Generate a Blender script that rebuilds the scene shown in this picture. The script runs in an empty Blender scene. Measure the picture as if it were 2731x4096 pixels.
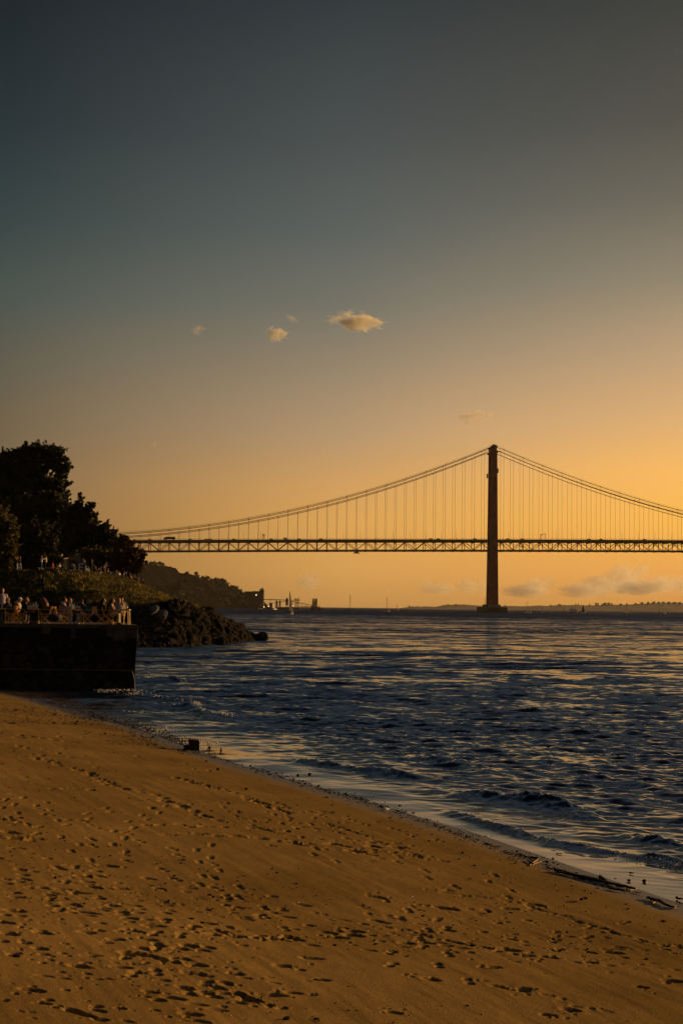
import bpy, math, random
import numpy as np
from mathutils import Vector, Matrix, noise as mnoise
R = math.radians
random.seed(7); rng = np.random.default_rng(7)
S = bpy.context.scene
COL = S.collection

# ---------------------------------------------------------------- camera
CAMZ = 4.1
F = 5689.0                      # focal length in pixels of the 2731 x 4096 photograph
PITCH, ROLL = math.atan(381.7/F), R(0.66)
cam_d = bpy.data.cameras.new('camera'); cam = bpy.data.objects.new('camera', cam_d); COL.objects.link(cam)
fwd = Vector((0, math.cos(PITCH), math.sin(PITCH)))
r0 = Vector((1, 0, 0)); u0 = Vector((0, -math.sin(PITCH), math.cos(PITCH)))
rgt = r0*math.cos(ROLL) + u0*math.sin(ROLL)
upv = -r0*math.sin(ROLL) + u0*math.cos(ROLL)
m = Matrix((rgt, upv, -fwd)).transposed().to_4x4(); m.translation = (0, 0, CAMZ)
cam.matrix_world = m
cam_d.sensor_fit = 'VERTICAL'; cam_d.sensor_height = 36; cam_d.lens = F/4096*36
cam_d.clip_start = 0.1; cam_d.clip_end = 90000
S.camera = cam
def ray(px, py): return rgt*((px-1365.5)/F) + upv*((2048-py)/F) + fwd
def at(px, py, Y):
    v = ray(px, py); return Vector((0, 0, CAMZ)) + v*(Y/v.y)
def onz(px, py, z=0.0):
    v = ray(px, py); return Vector((0, 0, CAMZ)) + v*((z-CAMZ)/v.z)
def pxm(Y): return Y/F        # metres per photo pixel at depth Y

# ---------------------------------------------------------------- light and exposure
SUN_AZ, SUN_EL = R(67), R(10)   # azimuth to the right of the view axis
sdir = Vector((math.sin(SUN_AZ)*math.cos(SUN_EL), math.cos(SUN_AZ)*math.cos(SUN_EL), math.sin(SUN_EL)))
sl = bpy.data.lights.new('sun', 'SUN'); sl.energy = 5.0; sl.angle = R(0.6); sl.color = (1.0, 0.58, 0.20)
so = bpy.data.objects.new('sun', sl); COL.objects.link(so)
so.rotation_euler = sdir.to_track_quat('Z', 'Y').to_euler(); so.location = sdir*500
S.view_settings.view_transform = 'Standard'; S.view_settings.look = 'None'
S.view_settings.exposure = 0; S.view_settings.gamma = 1
S.cycles.use_denoising = True
S.cycles.volume_bounces = 12; S.cycles.max_bounces = 8
S.cycles.volume_max_steps = 160

def srgb(*c): return tuple((x/255/12.92 if x/255 <= .04045 else ((x/255+.055)/1.055)**2.4) for x in c)
W = bpy.data.worlds.new('World'); S.world = W; W.use_nodes = True
nt = W.node_tree; N = nt.nodes; L = nt.links; N.clear()
def nn(t, **k):
    n = N.new(t)
    for a, b in k.items(): setattr(n, a, b)
    return n
def math_(op, a, b=None, clamp=False):
    n = N.new('ShaderNodeMath'); n.operation = op; n.use_clamp = clamp
    for i, x in enumerate((a, b)):
        if x is None: continue
        if isinstance(x, (int, float)): n.inputs[i].default_value = x
        else: L.new(x, n.inputs[i])
    return n.outputs[0]
tc = nn('ShaderNodeTexCoord'); sp = nn('ShaderNodeSeparateXYZ'); L.new(tc.outputs['Generated'], sp.inputs[0])
el = math_('ARCSINE', sp.outputs[2])                       # elevation in radians
e01 = math_('ADD', math_('MULTIPLY', el, 180/math.pi/60), 0.0, clamp=True)   # 0..60 degrees -> 0..1
hx = math_('ADD', math_('MULTIPLY', sp.outputs[0], math.sin(SUN_AZ)), math_('MULTIPLY', sp.outputs[1], math.cos(SUN_AZ)))
hl = math_('SQRT', math_('ADD', math_('POWER', sp.outputs[0], 2), math_('POWER', sp.outputs[1], 2)))
cz = math_('DIVIDE', hx, math_('MAXIMUM', hl, 0.001))       # cosine of the azimuth to the sun
def ramp(stops):
    n = nn('ShaderNodeValToRGB'); cr = n.color_ramp; cr.interpolation = 'B_SPLINE' if False else 'LINEAR'
    while len(cr.elements) > 1: cr.elements.remove(cr.elements[-1])
    first = True
    for deg, c in stops:
        if first: e = cr.elements[0]; e.position = deg/60; first = False
        else: e = cr.elements.new(deg/60)
        e.color = (*srgb(*c), 1)
    L.new(e01, n.inputs[0]); return n.outputs[0]
rl = ramp([(0, (112, 80, 50)), (1.5, (122, 88, 52)), (5, (122, 100, 71)), (7, (112, 97, 73)), (9.5, (95, 92, 77)), (12, (74, 84, 78)), (15, (54, 68, 68)), (18.5, (38, 50, 54)), (24.6, (21, 30, 35)), (30, (70, 84, 98)), (42, (62, 76, 96)), (60, (20, 28, 44))])  # all three ramps: stops above the frame brightened to add silvery water reflections
rm = ramp([(0, (190, 138, 74)), (1.5, (216, 158, 82)), (3.5, (222, 164, 86)), (5, (212, 160, 96)), (7, (182, 150, 112)), (9.5, (152, 134, 108)), (12, (118, 116, 103)), (15, (92, 98, 94)), (18.5, (74, 80, 80)), (24.6, (44, 52, 56)), (30, (94, 106, 118)), (42, (74, 88, 108)), (60, (22, 30, 46))])
rr = ramp([(0, (206, 142, 70)), (1.5, (240, 166, 78)), (3.5, (255, 186, 80)), (5.5, (254, 188, 98)), (7.5, (228, 178, 118)), (10, (192, 160, 122)), (13, (146, 134, 111)), (16, (110, 105, 92)), (19, (84, 82, 74)), (24.6, (54, 57, 54)), (30, (102, 110, 118)), (42, (80, 92, 110)), (60, (24, 32, 48))])
def mapr(x, a, b):
    n = nn('ShaderNodeMapRange'); n.interpolation_type = 'LINEAR'
    L.new(x, n.inputs[0]); n.inputs[1].default_value = a; n.inputs[2].default_value = b
    return n.outputs[0]
def mixc(f, a, b, bt='MIX'):
    n = nn('ShaderNodeMix', data_type='RGBA', blend_type=bt)
    for s, x in ((0, f), (6, a), (7, b)):
        if isinstance(x, (int, float)): n.inputs[s].default_value = x
        elif isinstance(x, tuple): n.inputs[s].default_value = (*x, 1)
        else: L.new(x, n.inputs[s])
    return n.outputs[2]
CL, CM, CR = math.cos(SUN_AZ+R(13.6)), math.cos(SUN_AZ), math.cos(SUN_AZ-R(13.6))
c1 = mixc(mapr(cz, CL, CM), rl, rm)
c2 = mixc(mapr(cz, CM, CR), c1, rr)
boost = math_('ADD', math_('MULTIPLY', math_('MAXIMUM', math_('SUBTRACT', cz, CR), 0), 3.0), 1.0)   # brighter towards the sun
dim = math_('ADD', math_('MULTIPLY', math_('MINIMUM', cz, 0), 0.95), 1.0)
vs = nn('ShaderNodeVectorMath', operation='SCALE'); L.new(c2, vs.inputs[0]); L.new(math_('MULTIPLY', boost, dim), vs.inputs[3])
# faint high cirrus veil so the air is not perfectly even
nz = nn('ShaderNodeTexNoise'); nz.inputs['Scale'].default_value = 6; nz.inputs['Detail'].default_value = 4
mp = nn('ShaderNodeMapping'); mp.inputs['Scale'].default_value = (1, 1, 2.6); L.new(tc.outputs['Generated'], mp.inputs[0]); L.new(mp.outputs[0], nz.inputs['Vector'])
vf = math_('ADD', math_('MULTIPLY', math_('SUBTRACT', nz.outputs[0], 0.5), 0.10), 1.0)
vs2 = nn('ShaderNodeVectorMath', operation='SCALE'); L.new(vs.outputs[0], vs2.inputs[0]); L.new(vf, vs2.inputs[3])
sky = nn('ShaderNodeTexSky'); sky.sky_type = 'NISHITA'; sky.sun_disc = False; sky.sun_elevation = SUN_EL; sky.sun_rotation = SUN_AZ
b1 = nn('ShaderNodeBackground'); L.new(vs2.outputs[0], b1.inputs[0]); b1.inputs[1].default_value = 0.97
b2 = nn('ShaderNodeBackground'); L.new(sky.outputs[0], b2.inputs[0]); b2.inputs[1].default_value = 0.0015
ad = nn('ShaderNodeAddShader'); L.new(b1.outputs[0], ad.inputs[0]); L.new(b2.outputs[0], ad.inputs[1])
wo = nn('ShaderNodeOutputWorld'); L.new(ad.outputs[0], wo.inputs[0])

# ---------------------------------------------------------------- helpers
def tag(o, label=None, cat=None, group=None, kind=None):
    if label: o['label'] = label
    if cat: o['category'] = cat
    if group: o['group'] = group
    if kind: o['kind'] = kind
    return o
def empty(name, loc=(0, 0, 0), rz=0.0):
    o = bpy.data.objects.new(name, None); o.location = loc; o.rotation_euler = (0, 0, rz); o.empty_display_size = .2
    COL.objects.link(o); return o
def thing(name, label, cat, loc=(0, 0, 0), rz=0.0, group=None):
    return tag(empty(name, loc, rz), label, cat, group)
class MB:
    def __init__(s): s.v = []; s.f = []
    def add(s, vs, fs):
        b = len(s.v); s.v += [tuple(p) for p in vs]; s.f += [tuple(i+b for i in q) for q in fs]; return s
    def box(s, c, d, rz=0.0, rx=0.0, ry=0.0):
        M = Matrix.Rotation(rz, 3, 'Z') @ Matrix.Rotation(ry, 3, 'Y') @ Matrix.Rotation(rx, 3, 'X'); c = Vector(c)
        vs = [c + M @ Vector((x*d[0]/2, y*d[1]/2, z*d[2]/2)) for x in (-1, 1) for y in (-1, 1) for z in (-1, 1)]
        return s.add(vs, [(0, 1, 3, 2), (4, 6, 7, 5), (0, 4, 5, 1), (2, 3, 7, 6), (0, 2, 6, 4), (1, 5, 7, 3)])
    def beam(s, a, b, w, h=None):
        a = Vector(a); b = Vector(b); h = h or w; d = (b-a).normalized()
        side = d.cross(Vector((0, 0, 1)));
        if side.length < 1e-4: side = Vector((1, 0, 0))
        side.normalize(); u = side.cross(d).normalized()
        vs = [p + side*(i*w/2) + u*(j*h/2) for p in (a, b) for i, j in ((-1, -1), (1, -1), (1, 1), (-1, 1))]
        return s.add(vs, [(0, 1, 2, 3), (7, 6, 5, 4), (0, 4, 5, 1), (1, 5, 6, 2), (2, 6, 7, 3), (3, 7, 4, 0)])
    def tube(s, pts, rad, n=8, sx=1.0, cap=True):
        pts = [Vector(p) for p in pts]; k = len(pts)
        if isinstance(rad, (int, float)): rad = [rad]*k
        ref = None; vs = []
        for i, p in enumerate(pts):
            d = (pts[min(i+1, k-1)] - pts[max(i-1, 0)]).normalized()
            if ref is None: ref = Vector((1, 0, 0)) if abs(d.x) < .8 else Vector((0, 1, 0))
            a = (ref - d*ref.dot(d)).normalized(); ref = a; b = d.cross(a)
            for j in range(n):
                t = 2*math.pi*j/n; vs.append(p + (a*math.cos(t)*sx + b*math.sin(t))*rad[i])
        fs = [(i*n+j, i*n+(j+1) % n, (i+1)*n+(j+1) % n, (i+1)*n+j) for i in range(k-1) for j in range(n)]
        if cap: fs += [tuple(range(n))[::-1], tuple((k-1)*n+j for j in range(n))]
        return s.add(vs, fs)
    def lathe(s, c, prof, n=10):
        c = Vector(c); vs = [c+Vector((r*math.cos(2*math.pi*j/n), r*math.sin(2*math.pi*j/n), z)) for r, z in prof for j in range(n)]
        k = len(prof)
        fs = [(i*n+j, i*n+(j+1) % n, (i+1)*n+(j+1) % n, (i+1)*n+j) for i in range(k-1) for j in range(n)]
        fs += [tuple(range(n))[::-1], tuple((k-1)*n+j for j in range(n))]
        return s.add(vs, fs)
    def ball(s, c, r, n=10, m=7, M=None):
        if isinstance(r, (int, float)): r = (r, r, r)
        c = Vector(c); vs = [Vector((0, 0, -r[2]))]; 
        for i in range(1, m):
            a = -math.pi/2 + math.pi*i/m
            for j in range(n):
                t = 2*math.pi*j/n; vs.append(Vector((r[0]*math.cos(a)*math.cos(t), r[1]*math.cos(a)*math.sin(t), r[2]*math.sin(a))))
        vs.append(Vector((0, 0, r[2])))
        if M is not None: vs = [M @ v for v in vs]
        fs = [(0, 1+(j+1) % n, 1+j) for j in range(n)]
        fs += [(1+i*n+j, 1+i*n+(j+1) % n, 1+(i+1)*n+(j+1) % n, 1+(i+1)*n+j) for i in range(m-2) for j in range(n)]
        t = len(vs)-1; fs += [(t, 1+(m-2)*n+j, 1+(m-2)*n+(j+1) % n) for j in range(n)]
        return s.add([c+v for v in vs], fs)
    def prism(s, pts, y0, y1):      # outline in x,z extruded along y
        k = len(pts); vs = [(x, y0, z) for x, z in pts] + [(x, y1, z) for x, z in pts]
        return s.add(vs, [tuple(range(k)), tuple(range(2*k-1, k-1, -1))] + [(i, i+k, (i+1) % k+k, (i+1) % k) for i in range(k)])
    def build(s, name, mat, parent=None, smooth=False):
        me = bpy.data.meshes.new(name); me.from_pydata([tuple(v) for v in s.v], [], s.f); me.update()
        if smooth: me.polygons.foreach_set('use_smooth', [True]*len(me.polygons))
        if mat: me.materials.append(mat)
        o = bpy.data.objects.new(name, me); COL.objects.link(o)
        if parent: o.parent = parent
        return o
def np_mesh(name, V, Q, mat, smooth=True, attrs=None, parent=None):
    me = bpy.data.meshes.new(name); V = np.asarray(V, np.float32); Q = np.asarray(Q, np.int32); k = Q.shape[1]
    me.vertices.add(len(V)); me.vertices.foreach_set('co', V.ravel())
    me.loops.add(Q.size); me.loops.foreach_set('vertex_index', Q.ravel())
    me.polygons.add(len(Q)); me.polygons.foreach_set('loop_start', np.arange(0, Q.size, k, dtype=np.int32))
    me.polygons.foreach_set('use_smooth', np.full(len(Q), smooth)); me.update(calc_edges=True)
    for a, d in (attrs or {}).items():
        at_ = me.attributes.new(a, 'FLOAT', 'POINT'); at_.data.foreach_set('value', np.asarray(d, np.float32))
    if mat: me.materials.append(mat)
    o = bpy.data.objects.new(name, me); COL.objects.link(o)
    if parent: o.parent = parent
    return o
def grid_faces(nr, nc, keep=None):
    i = np.arange(nr-1)[:, None]*nc + np.arange(nc-1)[None, :]
    q = np.stack([i, i+1, i+nc+1, i+nc], -1).reshape(-1, 4)
    if keep is not None: q = q[keep.ravel()[q].any(1)]
    return q
def copy_tree(o, parent=None):
    c = o.copy(); COL.objects.link(c)
    if parent: c.parent = parent
    for ch in o.children: copy_tree(ch, c)
    return c
# value noise
_T = rng.random((256, 256)).astype(np.float32)
def vnoise(x, y):
    xi = np.floor(x).astype(int); yi = np.floor(y).astype(int); fx = x-xi; fy = y-yi
    fx = fx*fx*(3-2*fx); fy = fy*fy*(3-2*fy)
    a = _T[xi & 255, yi & 255]; b = _T[(xi+1) & 255, yi & 255]; c = _T[xi & 255, (yi+1) & 255]; d = _T[(xi+1) & 255, (yi+1) & 255]
    return (a*(1-fx)+b*fx)*(1-fy) + (c*(1-fx)+d*fx)*fy - .5
def fbm(x, y, o=4, g=.5):
    r = 0; a = 1
    for i in range(o): r = r + a*vnoise(x*2**i+17.3*i, y*2**i+9.1*i); a *= g
    return r
# materials
MATS = {}
def mat(name, col, rough=.7, var=.25, scale=3.0, bump=0.0, bscale=20.0, metal=0.0, spec=.22, col2=None, trans=0.0, emit=None, lo=.35, hi=.65):
    if name in MATS: return MATS[name]
    m = bpy.data.materials.new(name); m.use_nodes = True; t = m.node_tree; P = t.nodes['Principled BSDF']
    P.inputs['Roughness'].default_value = rough; P.inputs['Metallic'].default_value = metal
    P.inputs['Specular IOR Level'].default_value = spec; P.inputs['Transmission Weight'].default_value = trans
    c = t.nodes.new('ShaderNodeTexCoord'); n = t.nodes.new('ShaderNodeTexNoise'); n.inputs['Scale'].default_value = scale; n.inputs['Detail'].default_value = 5
    t.links.new(c.outputs['Object'], n.inputs['Vector'])
    cr = t.nodes.new('ShaderNodeValToRGB'); cr.color_ramp.elements[0].position = lo; cr.color_ramp.elements[1].position = hi
    c2 = col2 or tuple(min(1, x*(1+var)) for x in col); c1 = col if col2 else tuple(x*(1-var) for x in col)
    cr.color_ramp.elements[0].color = (*c1, 1); cr.color_ramp.elements[1].color = (*c2, 1)
    t.links.new(n.outputs[0], cr.inputs[0]); t.links.new(cr.outputs[0], P.inputs['Base Color'])
    if bump:
        n2 = t.nodes.new('ShaderNodeTexNoise'); n2.inputs['Scale'].default_value = bscale; n2.inputs['Detail'].default_value = 4
        t.links.new(c.outputs['Object'], n2.inputs['Vector'])
        b = t.nodes.new('ShaderNodeBump'); b.inputs['Strength'].default_value = bump; b.inputs['Distance'].default_value = 1/bscale
        t.links.new(n2.outputs[0], b.inputs['Height']); t.links.new(b.outputs[0], P.inputs['Normal'])
    if emit:
        P.inputs['Emission Color'].default_value = (*emit[0], 1); P.inputs['Emission Strength'].default_value = emit[1]
    MATS[name] = m; return m

# ---------------------------------------------------------------- shoreline and beach shape
SH = [(13.5, 0.0), (4.85, 20.2), (2.63, 26.1), (0.14, 31.5), (-2.35, 36.7), (-4.7, 42.5), (-7.2, 49.1), (-9.0, 52.2), (-13.4, 62), (-17.5, 70), (-24, 80)]
def sdist(x, y, line=SH):       # signed distance, positive on the land (left) side
    best = np.full(x.shape, 1e9); sg = np.ones(x.shape)
    for (ax, ay), (bx, by) in zip(line[:-1], line[1:]):
        dx, dy = bx-ax, by-ay; t = np.clip(((x-ax)*dx+(y-ay)*dy)/(dx*dx+dy*dy), 0, 1)
        qx, qy = x-ax-t*dx, y-ay-t*dy; d = np.hypot(qx, qy); s = np.where(dx*qy-dy*qx > 0, 1., -1.)
        up = d < best; best = np.where(up, d, best); sg = np.where(up, s, sg)
    return best*sg
def beach_z(s):
    land = np.where(s < 13, .065*s+.0032*s*s, .065*13+.0032*169+(s-13)*.08)
    sea = np.where(s > -2.2, .010*s, -.022+.09*(s+2.2))
    return np.where(s > 0, land, np.maximum(sea, -3.0))
def on_beach(px, py):
    z = 0.3
    for _ in range(30):
        p = onz(px, py, z); z = .5*z + .5*float(beach_z(sdist(np.array([p.x]), np.array([p.y])))[0])
    return p
def polar_cols(fine, a0=15.2, a1=60):
    mid = np.linspace(-a0, a0, fine); side = a0 + (a1-a0)*np.linspace(0, 1, 40)[1:]**1.6
    return np.radians(np.concatenate([-side[::-1], mid, side]))
def rows_for(h, r0, r1, k):
    r = [r0]
    while r[-1] < r1: r.append(r[-1] + max(.01, r[-1]**2/(h*1422)*k))
    return np.array(r)

# ---------------------------------------------------------------- sand
az = polar_cols(860); rr_ = rows_for(3.3, 8.5, 82, .62)
A, RR = np.meshgrid(az, rr_); X = RR*np.sin(A); Y = RR*np.cos(A)
s_ = sdist(X, Y); Zs = beach_z(s_)
dry = np.clip((s_-.7)/1.2, 0, 1)
Zs = Zs + dry*(.05*fbm(X*.35, Y*.35, 3) + .006*fbm(X*3, Y*3, 3) + .0016*fbm(X*14, Y*9, 2) + .0075*fbm((X*.919+Y*.394)*5.5, (X*.394-Y*.919)*.55, 4))
nrow, ncol = X.shape
def stamp(cx, cy, a, b, th, depth, rim=.06, rough=0.0):
    rad = max(a, b)*2.2; rc = math.hypot(cx, cy); ac = math.atan2(cx, cy)
    i0, i1 = np.searchsorted(rr_, [rc-rad, rc+rad]); j0, j1 = np.searchsorted(az, [ac-rad/rc, ac+rad/rc])
    if i1 <= i0 or j1 <= j0: return
    x = X[i0:i1, j0:j1]-cx; y = Y[i0:i1, j0:j1]-cy; c, s = math.cos(th), math.sin(th)
    u = (x*c+y*s)/a; v = (-x*s+y*c)/b
    q = u*u+v*v + .45*vnoise((x+cx)*16, (y+cy)*22)
    d = -depth*np.exp(-np.clip(q, 0, 20)**2.4) + rim*depth*np.exp(-((np.sqrt(np.clip(q, 0, 99))-1.5)/.38)**2)
    if rough: d += rough*vnoise((x+cx)*30, (y+cy)*26)*np.exp(-np.clip(q, 0, 50)*.35)
    Zs[i0:i1, j0:j1] += d
def track(pts, width, depth, wob=.25, n=None):
    P = [on_beach(*p) for p in pts]
    for a, b in zip(P[:-1], P[1:]):
        k = max(2, int((b-a).length/(width*.8)))
        for i in range(k):
            t = (i+random.random()*.7)/k; p = a.lerp(b, t)
            if random.random() < .22: continue
            stamp(p.x+random.gauss(0, width*wob), p.y+random.gauss(0, width*wob*2.5), width*random.uniform(.4, .9), width*random.uniform(.3, .6), math.atan2(b.y-a.y, b.x-a.x)+random.gauss(0, .4), depth*random.uniform(.5, 1.1), rough=depth*.45)
# footprints and dimples: many over the whole beach, walking lines, and the larger ones seen in the photo
for _ in range(3000):
    px = random.uniform(-60, 2790); py = 4096-(1330*random.random()**.75)
    lim = 2900+ (px*.27)
    if py < lim-60: continue
    p = on_beach(px, py); dens = .42+float(fbm(np.array([p.x*.45]), np.array([p.y*.3]), 2)[0])*2.4
    if random.random() > dens*.95: continue
    sz = random.choice((.012, .016, .02, .025, .03, .04))*random.uniform(.8, 1.3)*(1+max(0, p.y-14)*.012)
    stamp(p.x, p.y, sz*random.uniform(1.2, 2.6), sz, random.uniform(-.5, .3), sz*random.uniform(.7, 1.1))
for k in range(20):             # walking lines of paired heel and toe prints
    p = on_beach(random.uniform(0, 2300), random.uniform(3300, 4050)); hd = random.uniform(.9, 2.2); q = Vector((p.x, p.y))
    for i in range(random.randint(5, 15)):
        q += Vector((math.cos(hd), math.sin(hd)))*random.uniform(.55, .7); hd += random.gauss(0, .06)
        o = Vector((-math.sin(hd), math.cos(hd)))*(.10 if i % 2 else -.10)
        if float(sdist(np.array([q.x]), np.array([q.y]))[0]) < .8: break
        stamp(q.x+o.x, q.y+o.y, .055, .045, hd, .028, rough=.006); stamp(q.x+o.x+math.cos(hd)*.16, q.y+o.y+math.sin(hd)*.16, .07, .05, hd, .024, rough=.01)
big = [(850, 3745, 60), (930, 3750, 60), (1100, 3752, 50), (1160, 3748, 60), (1350, 3745, 70), (1410, 3738, 80), (530, 3820, 90), (590, 3830, 70), (655, 3845, 70), (720, 3800, 60), (760, 3790, 60), (400, 3730, 40), (240, 3470, 50), (330, 3500, 60), (350, 3522, 50), (375, 3542, 50), (400, 3588, 50), (455, 3622, 50), (490, 3650, 55), (520, 3678, 60), (430, 3458, 70), (530, 3730, 70), (170, 3740, 70), (160, 3800, 60), (320, 3870, 80), (130, 3970, 90), (650, 3925, 55), (790, 3865, 70), (940, 3900, 60), (830, 3970, 70), (600, 3970, 60), (480, 4038, 45), (400, 4080, 60), (1780, 3630, 90), (1790, 3560, 40), (1415, 3718, 70), (1625, 3770, 60), (1705, 3768, 60), (2030, 3800, 90), (2190, 3832, 70), (2360, 3852, 50), (2300, 3852, 40), (1975, 3875, 60), (2695, 3930, 90), (2100, 3962, 70), (2560, 3955, 50), (1720, 3927, 70), (1575, 4048, 60), (2190, 4060, 60), (2280, 4043, 70), (1490, 3388, 60), (1590, 3387, 60), (1420, 3410, 70), (2135, 3612, 60), (2040, 3628, 60), (1330, 3380, 60), (1500, 3590, 60), (1130, 3868, 70), (1170, 3970, 60), (1000, 4000, 90), (760, 4060, 80), (20, 3700, 70), (40, 3745, 70), (60, 3650, 80)]
for px, py, w in big:
    p = on_beach(px, py); a = w*.5*pxm(p.y)*1.05
    stamp(p.x, p.y, a, a*random.uniform(.5, .75), random.uniform(-.35, .15), a*.55, rough=a*.12)
    for _ in range(4): stamp(p.x+random.gauss(0, a*1.6), p.y+random.gauss(0, a*1.4), a*.3, a*.25, random.uniform(-1, 1), a*.2)
for pts, w, d in [([(0, 2930), (150, 2950), (310, 2975)], .16, .045), ([(180, 3000), (260, 3003)], .14, .04), ([(90, 3025), (220, 3055), (340, 3085), (450, 3145), (580, 3170), (700, 3215), (880, 3290)], .2, .035), ([(200, 3150), (400, 3160)], .13, .04), ([(690, 3110), (850, 3150), (1000, 3200), (1130, 3245), (1160, 3250)], .16, .045), ([(0, 3330), (60, 3345), (180, 3345)], .2, .05), ([(0, 3270), (90, 3290)], .16, .05), ([(620, 3330), (900, 3345), (1060, 3360), (1300, 3390)], .2, .035), ([(1530, 3412), (1700, 3432), (1810, 3450)], .1, .04), ([(850, 3725), (980, 3760)], .1, .05), ([(1020, 3760), (1170, 3745)], .1, .05), ([(730, 3880), (950, 3980), (1150, 4040)], .11, .03), ([(1540, 3700), (2100, 3830)], .08, .02), ([(1900, 3930), (2250, 4010), (2450, 4060)], .09, .02), ([(1700, 3560), (2060, 3600), (2560, 3760), (2731, 3790)], .09, .018), ([(0, 2835), (180, 2850), (380, 2880)], .25, .04), ([(600, 3300), (1000, 3310), (1180, 3330)], .16, .04), ([(1300, 3290), (1500, 3360), (1700, 3440)], .12, .02)]:
    track(pts, w, d)
wet = np.clip(1-(Zs-.012)/.045, 0, 1)
def sand_mat():
    m = bpy.data.materials.new('sand'); m.use_nodes = True; t = m.node_tree; P = t.nodes['Principled BSDF']; l = t.links
    c = t.nodes.new('ShaderNodeTexCoord')
    def nz(s, d=4, sc=None):
        n = t.nodes.new('ShaderNodeTexNoise'); n.inputs['Scale'].default_value = s; n.inputs['Detail'].default_value = d
        l.new(c.outputs['Object'], n.inputs['Vector']); return n.outputs[0]
    cr = t.nodes.new('ShaderNodeValToRGB'); cr.color_ramp.elements[0].position = .3; cr.color_ramp.elements[1].position = .7
    cr.color_ramp.elements[0].color = (.22, .134, .042, 1); cr.color_ramp.elements[1].color = (.32, .198, .066, 1); l.new(nz(.45, 8), cr.inputs[0])
    gr = t.nodes.new('ShaderNodeMix'); gr.data_type = 'RGBA'; gr.blend_type = 'MULTIPLY'; gr.inputs[0].default_value = 1
    cg = t.nodes.new('ShaderNodeValToRGB'); cg.color_ramp.elements[0].position = .35; cg.color_ramp.elements[1].position = .62
    cg.color_ramp.elements[0].color = (.5, .48, .46, 1); cg.color_ramp.elements[1].color = (1.1, 1.1, 1.1, 1); l.new(nz(110, 3), cg.inputs[0])
    l.new(cr.outputs[0], gr.inputs[6]); l.new(cg.outputs[0], gr.inputs[7])
    wa = t.nodes.new('ShaderNodeAttribute'); wa.attribute_name = 'wet'
    wm = t.nodes.new('ShaderNodeMix'); wm.data_type = 'RGBA'; l.new(wa.outputs['Fac'], wm.inputs[0]); l.new(gr.outputs[2], wm.inputs[6]); wm.inputs[7].default_value = (.045, .03, .017, 1)
    l.new(wm.outputs[2], P.inputs['Base Color'])
    mr = t.nodes.new('ShaderNodeMapRange'); l.new(wa.outputs['Fac'], mr.inputs[0]); mr.inputs[1].default_value = .2; mr.inputs[2].default_value = 1; mr.inputs[3].default_value = .95; mr.inputs[4].default_value = .45
    l.new(mr.outputs[0], P.inputs['Roughness']); P.inputs['Specular IOR Level'].default_value = .5; l.new(wa.outputs['Fac'], P.inputs['Specular IOR Level'])
    b = t.nodes.new('ShaderNodeBump'); b.inputs['Distance'].default_value = .006; l.new(nz(70, 5), b.inputs['Height'])
    iv = t.nodes.new('ShaderNodeMath'); iv.operation = 'SUBTRACT'; iv.inputs[0].default_value = 1; iv.use_clamp = True; l.new(wa.outputs['Fac'], iv.inputs[1]); l.new(iv.outputs[0], b.inputs['Strength'])
    l.new(b.outputs[0], P.inputs['Normal']); return m
keep = (s_ > -8)
sand = np_mesh('sand_beach', np.stack([X, Y, Zs], -1).reshape(-1, 3), grid_faces(nrow, ncol, keep), sand_mat(), attrs={'wet': wet.ravel()})
tag(sand, kind='structure')
# seabed and land far below everything, reaching the horizon
gm = mat('seabed_mud', (.05, .04, .03), .9)
g = MB(); g.add([(-45000, -3000, -6), (45000, -3000, -6), (45000, 45000, -6), (-45000, 45000, -6)], [(0, 1, 2, 3)]); tag(g.build('seabed', gm), kind='structure')
# beach behind and beside the camera
g = MB(); Yb = [8.6, 4, 0, -10, -30]
nx = [(-60, 2.6), (-30, 2.4), (-14, 1.5), (-6, .9)]
def bz(x, y): return float(beach_z(sdist(np.array([float(x)]), np.array([float(y)])))[0])
vs = []; xs = [-60, -35, -20, -12, -8, -5, -2, 1, 4, 7, 10, 14, 20]; ys = [12, 9, 7, 5, 2, -2, -8, -16]
for y in ys:
    for x in xs: vs.append((x, y, bz(x, y)-.14))
g.add(vs, [(i*len(xs)+j, i*len(xs)+j+1, (i+1)*len(xs)+j+1, (i+1)*len(xs)+j) for i in range(len(ys)-1) for j in range(len(xs)-1)])
tag(g.build('beach_behind', mat('dry_sand', (.42, .29, .16), .95, bump=.3, bscale=30)), kind='structure')

# ---------------------------------------------------------------- water
az = polar_cols(780); rw = list(rows_for(CAMZ, 13, 300, .34)); k = 1.035
while rw[-1] < 42000: rw.append(rw[-1]*k); k = min(1.25, k*1.01)
rw = np.array(rw); dr = np.gradient(rw)
A, RR = np.meshgrid(az, rw); X = RR*np.sin(A); Y = RR*np.cos(A); DR = np.repeat(dr[:, None], len(az), 1)
off = -sdist(X, Y); off = np.where(RR > 300, 200, off)
Z = np.zeros_like(X); patch = np.clip(1+.7*fbm(X*.018+3, Y*.007, 3), .65, 1.3)
damp = np.clip((off-1.0)/5, 0, 1)
nearm = RR < 900
for i in range(120):
    lam = .25*(17)**(i/119); kk = 2*math.pi/lam; th = R(252)+random.gauss(0, .46); ph = random.random()*6.28
    amp = lam*(.0066 if lam < .9 else .0034 if lam < 1.6 else .0018)
    wgt = np.clip(lam/(2.0*DR)-.35, 0, 1)
    arg = kk*(X*math.cos(th)+Y*math.sin(th))+ph
    Z[nearm] += (amp*wgt*np.sin(arg+.3*np.sin(arg)))[nearm]
Z *= (.12+.88*damp)*patch*np.where(off < 1.4, np.clip((off)/1.4, 0, 1), 1)
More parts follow.
